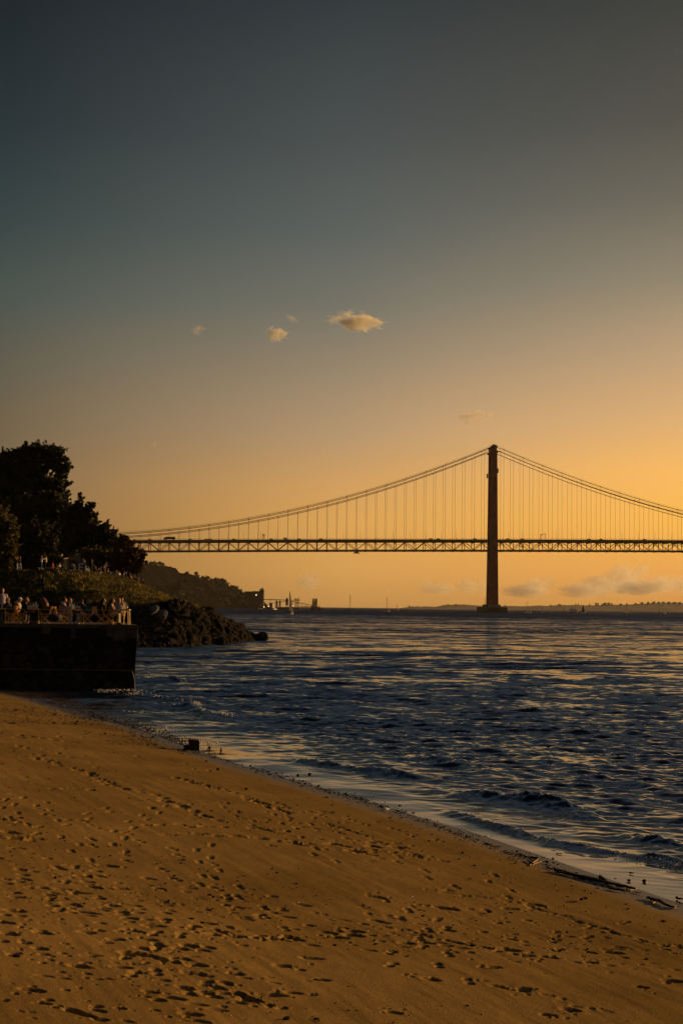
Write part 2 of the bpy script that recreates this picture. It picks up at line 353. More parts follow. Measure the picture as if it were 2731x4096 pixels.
def crest(pts, h, w, mod=3.0, tilt=.6):
    P = [onz(px, py) for px, py in pts]; ln = [(p.x, p.y) for p in P]
    # extend is not wanted: fade at both ends
    global Z
    reg = (RR < 130)
    x = X[reg]; y = Y[reg]; d = sdist(x, y, ln); ed = np.minimum(np.hypot(x-ln[0][0], y-ln[0][1]), np.hypot(x-ln[-1][0], y-ln[-1][1]))
    d = d + .16*fbm(x*1.1, y*1.1, 2)+.06*fbm(x*5, y*5, 3)
    a = np.where(d > 0, np.exp(-(d/(w*tilt))**2), np.exp(-(d/(w*1.8))**2))
    fade = np.clip(ed/(3*w+.6), 0, 1)
    Z[reg] += h*a*fade*(1+.9*fbm(x*mod*.3, y*mod*.3, 2)+.5*fbm(x*6, y*6, 2)) 
CR1 = [(1790, 3240), (1939, 3292), (2057, 3329), (2213, 3375), (2350, 3397), (2486, 3420), (2669, 3445), (2850, 3500)]
CR2 = [(1130, 3035), (1300, 3060), (1482, 3087), (1665, 3110), (1760, 3118)]
CR3 = [(1800, 3165), (1900, 3185), (2121, 3215), (2304, 3245), (2440, 3280)]
CR4 = [(521, 2782), (610, 2793), (706, 2803), (800, 2822)]
CR5 = [(700, 2822), (757, 2834), (847, 2857), (930, 2868)]
CR6 = [(555, 2712), (610, 2714), (690, 2722), (760, 2730)]
CR7 = [(1600, 3030), (1800, 3055), (2000, 3085), (2150, 3090)]
CR8 = [(2400, 3335), (2550, 3350), (2731, 3390), (2900, 3420)]
CR9 = [(430, 2770), (500, 2765), (550, 2772)]
crest(CR1, .085, .11); crest(CR2, .13, .18); crest(CR3, .19, .28); crest(CR4, .16, .3); crest(CR5, .11, .25); crest(CR6, .2, .4); crest(CR7, .13, .3); crest(CR8, .14, .22); crest(CR9, .12, .25)
shallow = np.clip(1-off/4.5, 0, 1)**4
def water_mat():
    m = bpy.data.materials.new('river_water'); m.use_nodes = True; t = m.node_tree; P = t.nodes['Principled BSDF']; l = t.links
    c = t.nodes.new('ShaderNodeTexCoord')
    sa = t.nodes.new('ShaderNodeAttribute'); sa.attribute_name = 'shallow'; da = t.nodes.new('ShaderNodeAttribute'); da.attribute_name = 'calm'
    mx = t.nodes.new('ShaderNodeMix'); mx.data_type = 'RGBA'; l.new(sa.outputs['Fac'], mx.inputs[0]); mx.inputs[6].default_value = (.006, .014, .026, 1); mx.inputs[7].default_value = (.15, .095, .05, 1)
    l.new(mx.outputs[2], P.inputs['Base Color']); P.inputs['IOR'].default_value = 1.48; P.inputs['Specular IOR Level'].default_value = .5
    ra = t.nodes.new('ShaderNodeAttribute'); ra.attribute_name = 'far'
    mr = t.nodes.new('ShaderNodeMapRange'); l.new(ra.outputs['Fac'], mr.inputs[0]); mr.inputs[3].default_value = .04; mr.inputs[4].default_value = .12; l.new(mr.outputs[0], P.inputs['Roughness'])
    ge = t.nodes.new('ShaderNodeNewGeometry'); acc = ge.outputs['Normal']
    def vm(op, x, y):
        n = t.nodes.new('ShaderNodeVectorMath'); n.operation = op
        for i, q in enumerate((x, y)):
            if q is None: continue
            if isinstance(q, tuple): n.inputs[i].default_value = q
            elif op == 'SCALE' and i == 1: l.new(q, n.inputs[3])
            else: l.new(q, n.inputs[i])
        return n.outputs[0]
    for sc, rot, sx, sy, att, k in ((5.0, -25, .5, 1.1, 'calm', (.26, .42, 0)), (1.6, -22, .5, 1.0, 'far', (.6, 1.0, 0)), (.5, -14, .5, .9, 'far', (.6, 1.2, 0)), (.13, -8, .4, .9, 'far', (.4, .75, 0)), (.035, -5, .4, 1.0, 'far', (.15, .36, 0))):
        mp = t.nodes.new('ShaderNodeMapping'); mp.inputs['Rotation'].default_value = (0, 0, R(rot)); mp.inputs['Scale'].default_value = (sx, sy, 1); l.new(c.outputs['Object'], mp.inputs[0])
        n = t.nodes.new('ShaderNodeTexNoise'); n.inputs['Scale'].default_value = sc; n.inputs['Detail'].default_value = 1.5; n.inputs['Distortion'].default_value = .3
        l.new(mp.outputs[0], n.inputs['Vector'])
        v = vm('MULTIPLY', vm('SUBTRACT', n.outputs['Color'], (.5, .5, .5)), k)
        acc = vm('ADD', acc, vm('SCALE', v, (da if att == 'calm' else ra).outputs['Fac']))
    mp = t.nodes.new('ShaderNodeMapping'); mp.inputs['Rotation'].default_value = (0, 0, R(-6)); mp.inputs['Scale'].default_value = (.006, .022, 1); l.new(c.outputs['Object'], mp.inputs[0])
    n = t.nodes.new('ShaderNodeTexNoise'); n.inputs['Scale'].default_value = 1; n.inputs['Detail'].default_value = 6; l.new(mp.outputs[0], n.inputs['Vector'])
    pr = t.nodes.new('ShaderNodeMapRange'); l.new(n.outputs[0], pr.inputs[0]); pr.inputs[1].default_value = .35; pr.inputs[2].default_value = .65; pr.inputs[3].default_value = .45; pr.inputs[4].default_value = 1.35
    fm = t.nodes.new('ShaderNodeMath'); fm.operation = 'MULTIPLY'; l.new(pr.outputs[0], fm.inputs[0]); l.new(ra.outputs['Fac'], fm.inputs[1])
    acc = vm('ADD', acc, vm('SCALE', vm('ADD', (0., -.17, 0.), None), fm.outputs[0]))
    acc = vm('ADD', acc, vm('SCALE', vm('ADD', (0., -.03, 0.), None), da.outputs['Fac']))
    fa = t.nodes.new('ShaderNodeAttribute'); fa.attribute_name = 'open'
    acc = vm('ADD', acc, vm('SCALE', vm('ADD', (0., -.36, 0.), None), fa.outputs['Fac']))
    l.new(vm('NORMALIZE', acc, None), P.inputs['Normal']); return m
calm = np.clip(.25+.75*damp, 0, 1)*np.clip(patch, .5, 1.5)*.8*np.where(off < 1.6, .12, 1)
far = np.clip((RR-20)/90, 0, 1)*np.clip(patch, .55, 1.3)
V = np.stack([X, Y, Z], -1).reshape(-1, 3)
ok = (off > -.9)
water = np_mesh('river_water', V, grid_faces(*X.shape, ok), water_mat(), attrs={'shallow': shallow.ravel(), 'calm': calm.ravel(), 'far': far.ravel(), 'open': np.clip((RR-180)/700, 0, 1).ravel()})
tag(water, kind='structure')

# ---------------------------------------------------------------- suspension bridge
steel = mat('red_painted_steel', (.20, .040, .020), .6, .3, .15)
darksteel = mat('dark_red_steel', (.07, .025, .018), .65, .3, .3)
conc = mat('pier_concrete', (.16, .15, .14), .85, .2, .12)
YB = 1640.0
n0 = at(1974, 2155, YB); AX = Vector((math.cos(R(2.67)), math.sin(R(2.67)), 0)); TX = Vector((-math.sin(R(2.67)), math.cos(R(2.67)), 0)); WID = 23.5
PAN = 11.3
def B(s, z, t=0.0): return Vector((n0.x, n0.y, 0)) + AX*s + TX*t + Vector((0, 0, z))
def zdeck(s): return 84.5+.0118*s-.9e-5*s*s
def zcab(s):
    if s <= 0: return 193.4+.4352*s+.0004295*s*s
    return 87.8+105.6*((497-s)/497)**2
bridge = thing('suspension_bridge', 'long dark red suspension bridge with one tower and a truss deck', 'bridge', (n0.x, n0.y, 0))
inv = Vector((n0.x, n0.y, 0))
def bbuild(mb, name, m, parent=None, smooth=False):
    mb.v = [tuple(Vector(v)-inv) for v in mb.v]; return mb.build(name, m, parent or bridge, smooth)
S0, S1 = -62*PAN, 60*PAN; SC = -40*PAN
# tower: two tapering legs, portal beams and cross bracing
tow = None
legs = []
for t in (0, WID):
    g = MB(); zs = [9, 30, 80, 130, 186]; ws = [9.6, 9.0, 7.6, 6.6, 5.7]
    for z0, z1, w0, w1 in zip(zs[:-1], zs[1:], ws[:-1], ws[1:]):
        vs = [B(i*w/2, z, t+j*2.6) for z, w in ((z0, w0), (z1, w1)) for i, j in ((-1, -1), (1, -1), (1, 1), (-1, 1))]
        g.add(vs, [(0, 1, 5, 4), (1, 2, 6, 5), (2, 3, 7, 6), (3, 0, 4, 7)])
    for x in (-1, 1):            # raised corner flanges and vertical stiffening ribs
        g.add([B(x*w*.5+d, z, t-2.6-e) for z, w in ((9, 9.6), (80, 7.6), (186, 5.7)) for d, e in ((-.35, 0), (-.35, .35), (.35, .35), (.35, 0))], [(a*4+b, a*4+(b+1) % 4, a*4+4+(b+1) % 4, a*4+4+b) for a in (0, 1) for b in range(4)])
    g.add([B(-.8+d, z, t-2.6-e) for z in (14, 184) for d, e in ((-.12, 0), (-.12, .2), (.12, .2), (.12, 0))], [(b, (b+1) % 4, 4+(b+1) % 4, 4+b) for b in range(4)])
    g.beam(B(0, 185.9, t-3), B(0, 185.9, t+3), 8.4, 1.6); g.beam(B(0, 189, t-2), B(0, 189, t+2), 5.4, 5)
    g.beam(B(-4.6, 160, t-2.8), B(-4.6, 160, t+1), 1.1, 5); g.beam(B(4.2, 164, t-2.8), B(4.2, 164, t+1), 1.1, 5)
    g.beam(B(0, 92, t-2.9), B(0, 92, t+2.9), 8.3, 1.0)
    legs.append(bbuild(g, 'tower_leg', steel))
    g = MB(); g.beam(B(-3.6, 192.4, t), B(3.6, 192.4, t), 3.2, 2.0); g.beam(B(-1.6, 193.7, t), B(1.6, 193.7, t), 2.2, 1.4)
    for x in (-2.6, -1.2, .2, 1.6, 3): g.beam(B(x, 192, t), B(x, 196.2 if abs(x) > 2 else 195.4, t), .22)
    bbuild(g, 'cable_saddle', darksteel)
for z in (184, 70, 20): g = MB(); g.beam(B(0, z, 2.6), B(0, z, WID-2.6), 4.5, 3.5); bbuild(g, 'portal_beam', steel)
for z0, z1 in ((22, 66), (98, 140), (140, 182)):
    g = MB(); g.beam(B(0, z0, 2.6), B(0, z1, WID-2.6), 1.6); g.beam(B(.1, z1, 2.6), B(.1, z0, WID-2.6), 1.6); bbuild(g, 'cross_brace', steel)
# pier: base block and caisson with a dark arch panel in place of a recess
g = MB()
g.beam(B(0, 8.0, -5), B(0, 8.0, WID+5), 14.5, 3.0); g.beam(B(0, 6.9, -5.6), B(0, 6.9, WID+5.6), 15.8, .8)
pier = bbuild(g, 'pier_base', conc)
g = MB(); hw = 14.8
g.beam(B(0, 2.2, -8), B(0, 2.2, WID+8), 2*hw, 8.4)
arc = [(-11+22*i/10, .2+4.9*math.sin(math.pi*i/10)**.9) for i in range(11)]
bbuild(g, 'pier_caisson', mat('caisson_concrete', (.05, .046, .045), .9, .35, .15))
g = MB(); pts = [B(x, z, -8.25) for x, z in arc]; pb = [B(x, z, -8.0) for x, z in arc]
g.add(pts+pb, [tuple(range(11))]+[(i, i+1, i+12, i+11) for i in range(10)]); bbuild(g, 'dark_arch_panel', mat('dark_arch', (.03, .028, .026), .9))
for x, w in ((-13, 1.1), (12.2, .9)):
    g = MB(); p = B(x, 6.4, -6); g.lathe(p, [(.3*w, 0), (.3*w, 1.2), (w*.6, 1.3), (w*.7, 2.2), (w*.4, 2.8), (.05, 3.3)], 8); bbuild(g, 'navigation_light', darksteel)
g = MB(); g.beam(B(-8, 6, -3), B(-8.4, 20, -3), .28); bbuild(g, 'flag_mast', darksteel)
# main cables, two on each side, with hand ropes
for t in (0, WID):
    for dz in (0, -4.2):
        g = MB(); ss = [SC+(S1-SC)*i/110 for i in range(111)]; ss = sorted(ss+[0])
        g.tube([B(s, zcab(s)+dz-(1.2 if abs(s) < 4 else 0), t) for s in ss], .36, 6); bbuild(g, 'main_cable', darksteel)
    g = MB(); g.tube([B(s, zcab(s)+1.5, t) for s in ss], .07, 4)
    for s in ss[::2]: g.beam(B(s, zcab(s), t), B(s, zcab(s)+1.5, t), .09)
    bbuild(g, 'hand_rope', darksteel)
# hangers: every panel, alternately from the upper and the lower cable
hs = [k for k in range(-36, 0)] + [k for k in range(1, 59)]
hs.sort(key=lambda k: abs(k+8)); first = None; rest = MB(); nh = 0
for k in hs:
    s = k*PAN; up = (k % 2 != 0); zt = zcab(s)-(0 if up else 4.2); zb = zdeck(s)-.5
    if zt-zb < 1.0: continue
    for t in (0, WID):
        if nh < 98 and s < 225:
            g = MB(); g.tube([B(s, zb, t), B(s, zt, t)], .15, 5); g.beam(B(s-.5, zt+.1, t), B(s+.5, zt+.1, t), .9, .9)
            if up: g.beam(B(s, zt, t), B(s, zt+1.9, t), .12)
            bbuild(g, 'hanger', darksteel); nh += 1
        else: rest.tube([B(s, zb, t), B(s, zt, t)], .15, 5); rest.beam(B(s-.5, zt+.1, t), B(s+.5, zt+.1, t), .9, .9)
tag(bbuild(rest, 'hanger_ropes', darksteel), kind='stuff')
for s in (-41*PAN, -52*PAN, -61*PAN):     # approach piers behind the park
    g = MB()
    for t in (2, WID-2): g.beam(B(s, -2, t), B(s, zdeck(s)-13.6, t), 4, 5)
    g.beam(B(s, zdeck(s)-15, -1), B(s, zdeck(s)-15, WID+1), 5, 3); bbuild(g, 'approach_pier', conc)
# stiffening truss
def run(fz, t, w, h, s0=S0, s1=S1, step=PAN, mb=None):
    g = mb or MB(); k = int((s1-s0)/step)
    for i in range(k): g.beam(B(s0+i*step, fz(s0+i*step), t), B(s0+(i+1)*step, fz(s0+(i+1)*step), t), w, h)
    return g
for t in (0, WID):
    g = run(lambda s: zdeck(s)-2.2, t, .9, 1.5); run(lambda s: zdeck(s)-12.6, t, .9, 1.1, mb=g)
    k0 = int(round(S0/PAN)); k1 = int(round(S1/PAN))
    for k in range(k0, k1+1):
        s = k*PAN; g.beam(B(s, zdeck(s)-12.6, t), B(s, zdeck(s)-2.6, t), .75)
        if k < k1:
            a, b = (-12.4, -2.8) if k % 2 == 0 else (-2.8, -12.4)
            g.beam(B(s, zdeck(s)+a, t), B(s+PAN, zdeck(s+PAN)+b, t), .62)
        g.beam(B(s-.9, zdeck(s)-3.4, t), B(s+.9, zdeck(s)-3.4, t), .7, 1.0)
    bbuild(g, 'truss_side', steel)
g = run(lambda s: zdeck(s)-1.1, WID/2, WID+3.0, 1.9); bbuild(g, 'road_deck', darksteel)
g = run(lambda s: zdeck(s)-13.1, WID/2, WID-1, .9)
for k in range(k0, k1+1): g.beam(B(k*PAN, zdeck(k*PAN)-13.3, 0), B(k*PAN, zdeck(k*PAN)-13.3, WID), .8, 1.4)
bbuild(g, 'rail_deck', darksteel)
g = MB()
for k in range(k0, k1+1):   # portal frames and sway bracing between both truss sides
    s = k*PAN; g.beam(B(s, zdeck(s)-3.6, 0), B(s, zdeck(s)-3.6, WID), .6, 1.2)
    if k % 2: g.beam(B(s, zdeck(s)-4, 1), B(s, zdeck(s)-7.4, 4.5), .4); g.beam(B(s, zdeck(s)-4, WID-1), B(s, zdeck(s)-7.4, WID-4.5), .4)
bbuild(g, 'floor_beam', darksteel)
bbuild(run(lambda s: zdeck(s)-5.4, 8, .16, .16), 'overhead_wire', darksteel); bbuild(run(lambda s: zdeck(s)-5.9, 15, .16, .16), 'overhead_wire', darksteel)
g = MB()
for t in (-1.3, WID+1.3):
    run(lambda s: zdeck(s)+1.0, t, .14, .14, mb=g); run(lambda s: zdeck(s)+.55, t, .1, .1, mb=g)
    for i in range(int((S1-S0)/2.8)):
        s = S0+i*2.8; g.beam(B(s, zdeck(s)-.2, t), B(s, zdeck(s)+1.05, t), .16)
bbuild(g, 'deck_railing', darksteel)
g = MB()
for t in (-.4, WID+.4):
    run(lambda s: zdeck(s)-11.6, t, .12, .12, mb=g)
    for i in range(int((S1-S0)/2.8)):
        s = S0+i*2.8; g.beam(B(s, zdeck(s)-12.9, t), B(s, zdeck(s)-11.6, t), .14)
bbuild(g, 'walkway_railing', darksteel)
# things on and under the deck
black = mat('dark_paint', (.03, .03, .032), .5, .2)
greym = mat('galvanised_steel', (.2, .2, .2), .5, .2)
def spx(px): return (px-1974)*YB/F
def at_deck(px, t=0.0):
    s = spx(px); v = ray(px, 2155)
    p = B(s, 0, t)
    for _ in range(4): s += (v.x/v.y*p.y-p.x); p = B(s, 0, t)
    return s, B(s, zdeck(s), t)
def street_lamp(px, side, lab):
    t = -.6 if side else WID+.6; s, p = at_deck(px, t)
    o = thing('street_lamp', lab, 'street lamp', p, 0, 'lamp posts along the bridge deck')
    d = 1 if side else -1
    g = MB(); g.tube([(0, 0, 0), (0, 0, 6), (0, d*.1, 7.6), (-.15, d*.6, 8.5), (-.3, d*1.6, 8.9)], [.16, .13, .11, .09, .08], 6); g.build('pole', greym, o)
    g = MB(); g.box((-.35, d*2.1, 8.95), (.35, 1.1, .2)); g.build('lamp_head', greym, o)
lamps = [(647, 0), (712, 1), (780, 0), (846, 0), (912, 1), (975, 0), (1042, 1), (1106, 0), (1176, 0), (1242, 0), (1308, 1), (1374, 0), (1440, 1), (1506, 0), (1572, 1), (1640, 0), (1705, 1), (1765, 0), (1824, 1), (1897, 0), (2033, 0), (2086, 1), (2161, 0), (2225, 1), (2290, 0), (2355, 1), (2420, 0), (2486, 1), (2552, 0), (2618, 1), (2684, 0)]
marks = [(647, 'beside the lorry'), (846, 'above the left span'), (1042, 'beside the deck mast'), (1242, 'left of the cradle'), (1440, 'above the cradle'), (1640, 'midway from cradle to tower'), (1897, 'close left of the tower'), (2033, 'close right of the tower'), (2161, 'beside the sign gantry'), (2420, 'on the main span'), (2684, 'near the right edge')]
def rel(px):
    mk = min(marks, key=lambda q: abs(q[0]-px)); d = px-mk[0]; same = sorted([q for q, _ in lamps if min(marks, key=lambda w: abs(w[0]-q)) == mk])
    i = same.index(px); return ('' if len(same) == 1 else ('first ', 'second ', 'third ', 'fourth ', 'fifth ')[i]) , mk[1]
for px, sd in lamps:
    od, w = rel(px); street_lamp(px, sd, (od+'slim bridge lamp post '+w+(', counted from left' if od else '')).strip())
glass_d = mat('dark_glass', (.02, .02, .025), .15, .1); tyre = mat('rubber', (.02, .02, .02), .8)
def wheel(mb, x, y, r, w):
    n = 10; vs = [(x+r*math.cos(a*2*math.pi/n), y+k*w/2, r+r*math.sin(a*2*math.pi/n)) for k in (-1, 1) for a in range(n)]
    mb.add(vs, [(i, (i+1) % n, n+(i+1) % n, n+i) for i in range(n)]+[tuple(range(n)), tuple(range(2*n-1, n-1, -1))])
def car(px, t, col, lab, kind='car'):
    s, p = at_deck(px, t); o = thing({'car': 'car', 'van': 'van'}[kind], lab, kind, p+Vector((0, 0, -.12)), R(2.67), 'cars crossing the bridge')
    h = 1.45 if kind == 'car' else 2.3
    prof = [(-2.1, .35), (2.1, .35), (2.15, .8), (1.2, .95), (.55, h), (-1.2, h), (-1.9, .95), (-2.15, .8)] if kind == 'car' else [(-2.5, .4), (2.5, .4), (2.5, 1.1), (1.8, 1.35), (1.4, h), (-2.5, h)]
    g = MB(); g.prism(prof, -.85, .85); g.build('body', col, o)
    g = MB(); g.prism([(x*.9-.05, .98) if z < 1.3 else (x*.85, z-.1) for x, z in ([(1.2, .95), (.55, h), (-1.2, h), (-1.9, .95)] if kind == 'car' else [(1.7, 1.3), (1.4, h), (.5, h), (.5, 1.3)])], -.87, .87); g.build('window', glass_d, o)
    for x in (-1.35, 1.35):
        for y in (-.75, .75): g = MB(); wheel(g, x, y, .32, .2); g.build('wheel', tyre, o)
s, p = at_deck(681, 3)
o = thing('lorry', 'long dark lorry with a box trailer crossing the bridge near the trees', 'lorry', p+Vector((0, 0, -.12)), R(2.67))
g = MB(); g.box((.6, 0, 2.35), (10.6, 2.5, 2.7)); g.build('trailer', black, o); g = MB(); g.prism([(-7.1, .5), (-4.9, .5), (-4.9, 3.1), (-6.5, 3.1), (-7.1, 1.8)], -1.2, 1.2); g.build('cab', black, o)
for x in (-6.2, -3.8, 3.2, 4.4):
    for y in (-1.05, 1.05): g = MB(); wheel(g, x, y, .48, .3); g.build('wheel', tyre, o)
white = mat('white_paint', (.7, .7, .68), .5, .08)
cc = [black, greym, white, mat('blue_paint', (.03, .05, .15), .4)]
for px, t, c, lab, k in ((600, 4, 1, 'grey car on the bridge between the trees and the lorry', 'car'), (762, 3, 0, 'black car on the bridge just right of the lorry', 'car'), (826, 4, 1, 'grey car behind another where the left span truss begins to clear the hill', 'car'), (842, 3, 3, 'dark blue car leading a close pair on the left span', 'car'), (936, 4, 0, 'dark car alone left of the deck mast', 'car'), (1085, 3, 0, 'dark car just right of the deck mast', 'car'), (1142, 4, 2, 'tall pale van on the left span between the deck mast and the cradle', 'van'), (1196, 3, 1, 'grey car following the pale van on the left span', 'car'), (1284, 4, 0, 'black car on the left span at the middle of the picture', 'car'), (1722, 3, 0, 'dark car approaching the tower from the left, last but two', 'car'), (1752, 5, 1, 'grey car approaching the tower from the left, last but one', 'car'), (1898, 3, 0, 'black car just left of the bridge tower', 'car'), (2030, 3, 1, 'grey car just right of the bridge tower', 'car'), (2088, 5, 0, 'dark car between the tower and the sign gantry', 'car'), (2354, 3, 0, 'dark car first to the right of the sign gantry', 'car'), (2402, 4, 3, 'blue car second to the right of the sign gantry', 'car'), (2576, 3, 1, 'grey car farthest right on the bridge', 'car')):
    car(px, t, cc[c], lab, k)
# mast pair, sign gantry, cradle under the deck
s, p = at_deck(1054, -.8); o = thing('deck_mast', 'pair of short thick equipment masts standing on the bridge deck left of the middle', 'mast', p, R(2.67))
for x, h in ((-.7, 6.2), (.9, 5.6)):
    g = MB(); g.box((x, 0, h/2), (.55, .55, h)); g.build('post', black, o); g = MB(); g.box((x, 0, h-.4), (1.3, 1.0, 1.1)); g.box((x*.4, 0, h-1.9), (1.0, .8, .5)); g.build('equipment_box', black, o)
s, p = at_deck(2170, -.8); o = thing('sign_gantry', 'lattice sign gantry standing above the bridge deck right of the tower', 'gantry', p, R(2.67))
for x, h in ((-2.6, 5.6), (2.6, 6.8)):
    g = MB(); g.beam((x-.35, 0, 0), (x-.35, 0, h), .2); g.beam((x+.35, 0, 0), (x+.35, 0, h), .2)
    for i in range(6): g.beam((x-.35, 0, i*h/6), (x+.35, 0, (i+1)*h/6), .12)
    g.build('post', black, o)
g = MB(); g.beam((-2.9, 0, 5.3), (2.9, 0, 6.5), .3, .5); g.beam((-2.6, 0, 4.6), (-.2, 0, 5.6), .25); g.build('crossbar', black, o)
s, p = at_deck(1427, 0); o = thing('maintenance_cradle', 'small dark maintenance cradle hanging under the bridge deck left of the tower', 'cradle', p, R(2.67))
g = MB(); g.box((0, 0, -16.1), (7.6, 3, .5)); g.box((-.5, 0, -15.2), (6, .12, .12)); 
for x in (-3.4, -1.4, .6, 2.4): g.box((x, 0, -15.5), (.15, .15, 1.3))
g.box((.2, 0, -15.2), (3.4, 2.2, 2.2)); g.box((-2.6, 0, -15.6), (1.8, 2, 1.2)); g.build('platform', black, o)
g = MB(); g.beam((-2.8, 0, -15), (-2.8, 0, -13.2), .22); g.beam((2.6, 0, -15), (2.6, 0, -13.2), .22); g.build('hanger_arm', black, o)
s, p = at_deck(2085, 0); o = thing('access_ladder', 'bent inspection ladder fixed inside the bridge truss right of the tower', 'ladder', p, R(2.67))
g = MB(); g.beam((-2.6, -.7, -3.5), (.6, -.7, -7), .3); g.beam((.6, -.7, -7), (.2, -.7, -12.5), .3); g.beam((-1.8, -.7, -12), (2.4, -.7, -8.5), .25); g.box((0, -.7, -8.2), (1.4, .8, 1.8)); g.box((1.7, -.7, -11), (.6, .6, 2)); g.build('rail', black, o)

# ---------------------------------------------------------------- park hill and rocky point
def lp(x, tab): return float(np.interp(x, [a for a, _ in tab], [b for _, b in tab]))
ridge_y = [(-1400, 2290), (-600, 2275), (0, 2272), (200, 2265), (300, 2273), (430, 2290), (520, 2310), (600, 2350), (700, 2400), (760, 2419), (801, 2434), (857, 2446), (893, 2470), (928, 2490), (959, 2506), (990, 2530), (1035, 2546), (1061, 2558)]
ridge_Y = [(-600, 172), (180, 172), (330, 178), (430, 184), (600, 179), (700, 172), (801, 166), (900, 166), (1061, 177)]
wat_Y = [(-1400, 150), (-600, 133), (545, 137), (704, 141), (806, 149), (882, 154), (995, 168), (1061, 174.5)]
base_y = [(-1400, 2450), (-600, 2440), (520, 2436), (602, 2430), (704, 2414), (760, 2426), (801, 2440), (857, 2462), (928, 2515), (1061, 2559)]
cols = [-1400, -1000, -600, -400, -250, -120] + list(range(-60, 1068, 8)); VV = []; NR = 30
for px in cols:
    yw, yr = lp(px, wat_Y), lp(px, ridge_Y)
    pw = at(px, 2600, yw-2); pw.z = -.8
    k = float(np.interp(px, [200, 420], [.78, .42])) if px < 700 else .42+.3*min(1, (px-700)/200)
    pb = at(px, lp(px, base_y), yw+(yr-yw)*k); pr = at(px, lp(px, ridge_y), yr)
    if px > 960: pb = pw.lerp(pr, .6)
    back = 120 if px < 520 else max(6, 120*(1-(px-520)/230))
    col_ = []
    for i in range(NR):
        u = i/(NR-1)
        if u < .3: p = pw.lerp(pb, u/.3)
        elif u < .72:
            w = (u-.3)/.42; p = pb.lerp(pr, w); p.z += math.sin(w*math.pi)*.06*(pr.z-pb.z)
        else:
            w = (u-.72)/.28; p = pr.copy(); p.x *= 1+w*back/yr; p.y += w*back
            p.z = pr.z - (.4+w*back*.012 if px < 470 else (.4+w*w*(pr.z+1.2) if px > 560 else .4+w*back*.012+(px-470)/90*w*w*(pr.z+1)))
        col_.append(p)
    VV.append(col_)
V = np.array([[tuple(p) for p in c] for c in VV]); 
n = fbm(V[..., 0]*.45, V[..., 1]*.45, 4); ampn = np.zeros(V.shape[:2]); ampn[:, 2:21] = .35; V[..., 2] += n*ampn
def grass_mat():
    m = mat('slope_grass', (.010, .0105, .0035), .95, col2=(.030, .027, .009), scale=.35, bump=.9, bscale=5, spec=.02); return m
Q = grid_faces(len(cols), NR)[:, ::-1]; low = ((Q % NR).max(1) <= 10) | (V.reshape(-1, 3)[Q[:, 0], 0] > at(830, 2450, 160).x)
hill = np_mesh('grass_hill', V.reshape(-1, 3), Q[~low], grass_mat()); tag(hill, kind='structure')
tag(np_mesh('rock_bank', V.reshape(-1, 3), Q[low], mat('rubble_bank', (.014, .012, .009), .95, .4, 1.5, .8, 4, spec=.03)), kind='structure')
def hill_at(px, u):     # world point on the hill mesh, u as above
    j = int(np.searchsorted(cols, px)); j = max(1, min(len(cols)-1, j)); t = (px-cols[j-1])/(cols[j]-cols[j-1]); k = u*(NR-1); i = min(NR-2, int(k)); f = k-i
    a = V[j-1, i]*(1-f)+V[j-1, i+1]*f; b = V[j, i]*(1-f)+V[j, i+1]*f; return Vector(a*(1-t)+b*t)
# grass tufts
bl = []; 
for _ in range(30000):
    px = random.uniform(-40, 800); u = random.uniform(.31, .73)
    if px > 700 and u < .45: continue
    if px < 560 and random.random() > max(.05, (px-240)/320): continue  # bright tufts thinned towards the left, imitating shade on that slope
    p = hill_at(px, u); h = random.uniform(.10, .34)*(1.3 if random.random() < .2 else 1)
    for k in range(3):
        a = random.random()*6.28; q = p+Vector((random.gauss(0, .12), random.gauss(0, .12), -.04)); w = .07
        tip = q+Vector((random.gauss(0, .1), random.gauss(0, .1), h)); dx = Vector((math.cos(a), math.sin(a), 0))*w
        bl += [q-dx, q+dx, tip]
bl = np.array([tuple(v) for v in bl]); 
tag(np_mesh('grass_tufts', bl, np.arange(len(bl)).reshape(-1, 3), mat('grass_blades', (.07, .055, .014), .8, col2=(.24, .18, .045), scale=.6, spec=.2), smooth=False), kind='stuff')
# riprap boulders
rockm = [mat('dark_riprap', (.010, .0085, .007), .9, .4, 1.2, .8, 4, spec=.06), mat('brown_riprap', (.020, .015, .011), .9, .4, 1.2, .8, 4, spec=.06), mat('pale_riprap', (.075, .072, .075), .9, .3, .8, .6, 4)]
def rock_mesh(seed, mt):
    g = MB(); g.ball((0, 0, 0), 1, 12, 8); rs = random.Random(seed); planes = [(Vector((rs.gauss(0, 1), rs.gauss(0, 1), rs.gauss(0, 1))).normalized(), rs.uniform(.5, .85)) for _ in range(9)]
    out = []
    for v in g.v:
        v = Vector(v)
        for nrm, d in planes:
            k = v.dot(nrm)
            if k > d: v = v - nrm*(k-d)
        v *= 1+.1*mnoise.noise(v*2+Vector((seed, 0, 0))); out.append(tuple(v))
    me = bpy.data.meshes.new('boulder'); me.from_pydata(out, [], g.f); me.materials.append(mt); return me
rmesh = [[rock_mesh(i*7+j, m_) for i in range(7)] for j, m_ in enumerate(rockm)]
def boulder(p, s, k, lab, grp):
    o = bpy.data.objects.new('boulder', random.choice(rmesh[k])); COL.objects.link(o); o.location = p
    o.rotation_euler = (random.uniform(-.6, .6), random.uniform(-.6, .6), random.uniform(0, 6.28)); o.scale = (s*random.uniform(.8, 1.3), s*random.uniform(.8, 1.2), s*random.uniform(.6, .9))
    tag(o, lab, 'boulder', grp); return o
zone = [('dark boulder at the waterline along the rocky point', 'boulders at the waterline of the rocky point'), ('dark boulder midway up the rock bank under the grass slope', 'boulders midway up the rock bank'), ('brown boulder along the top of the rock bank against the grass', 'boulders along the top of the rock bank')]
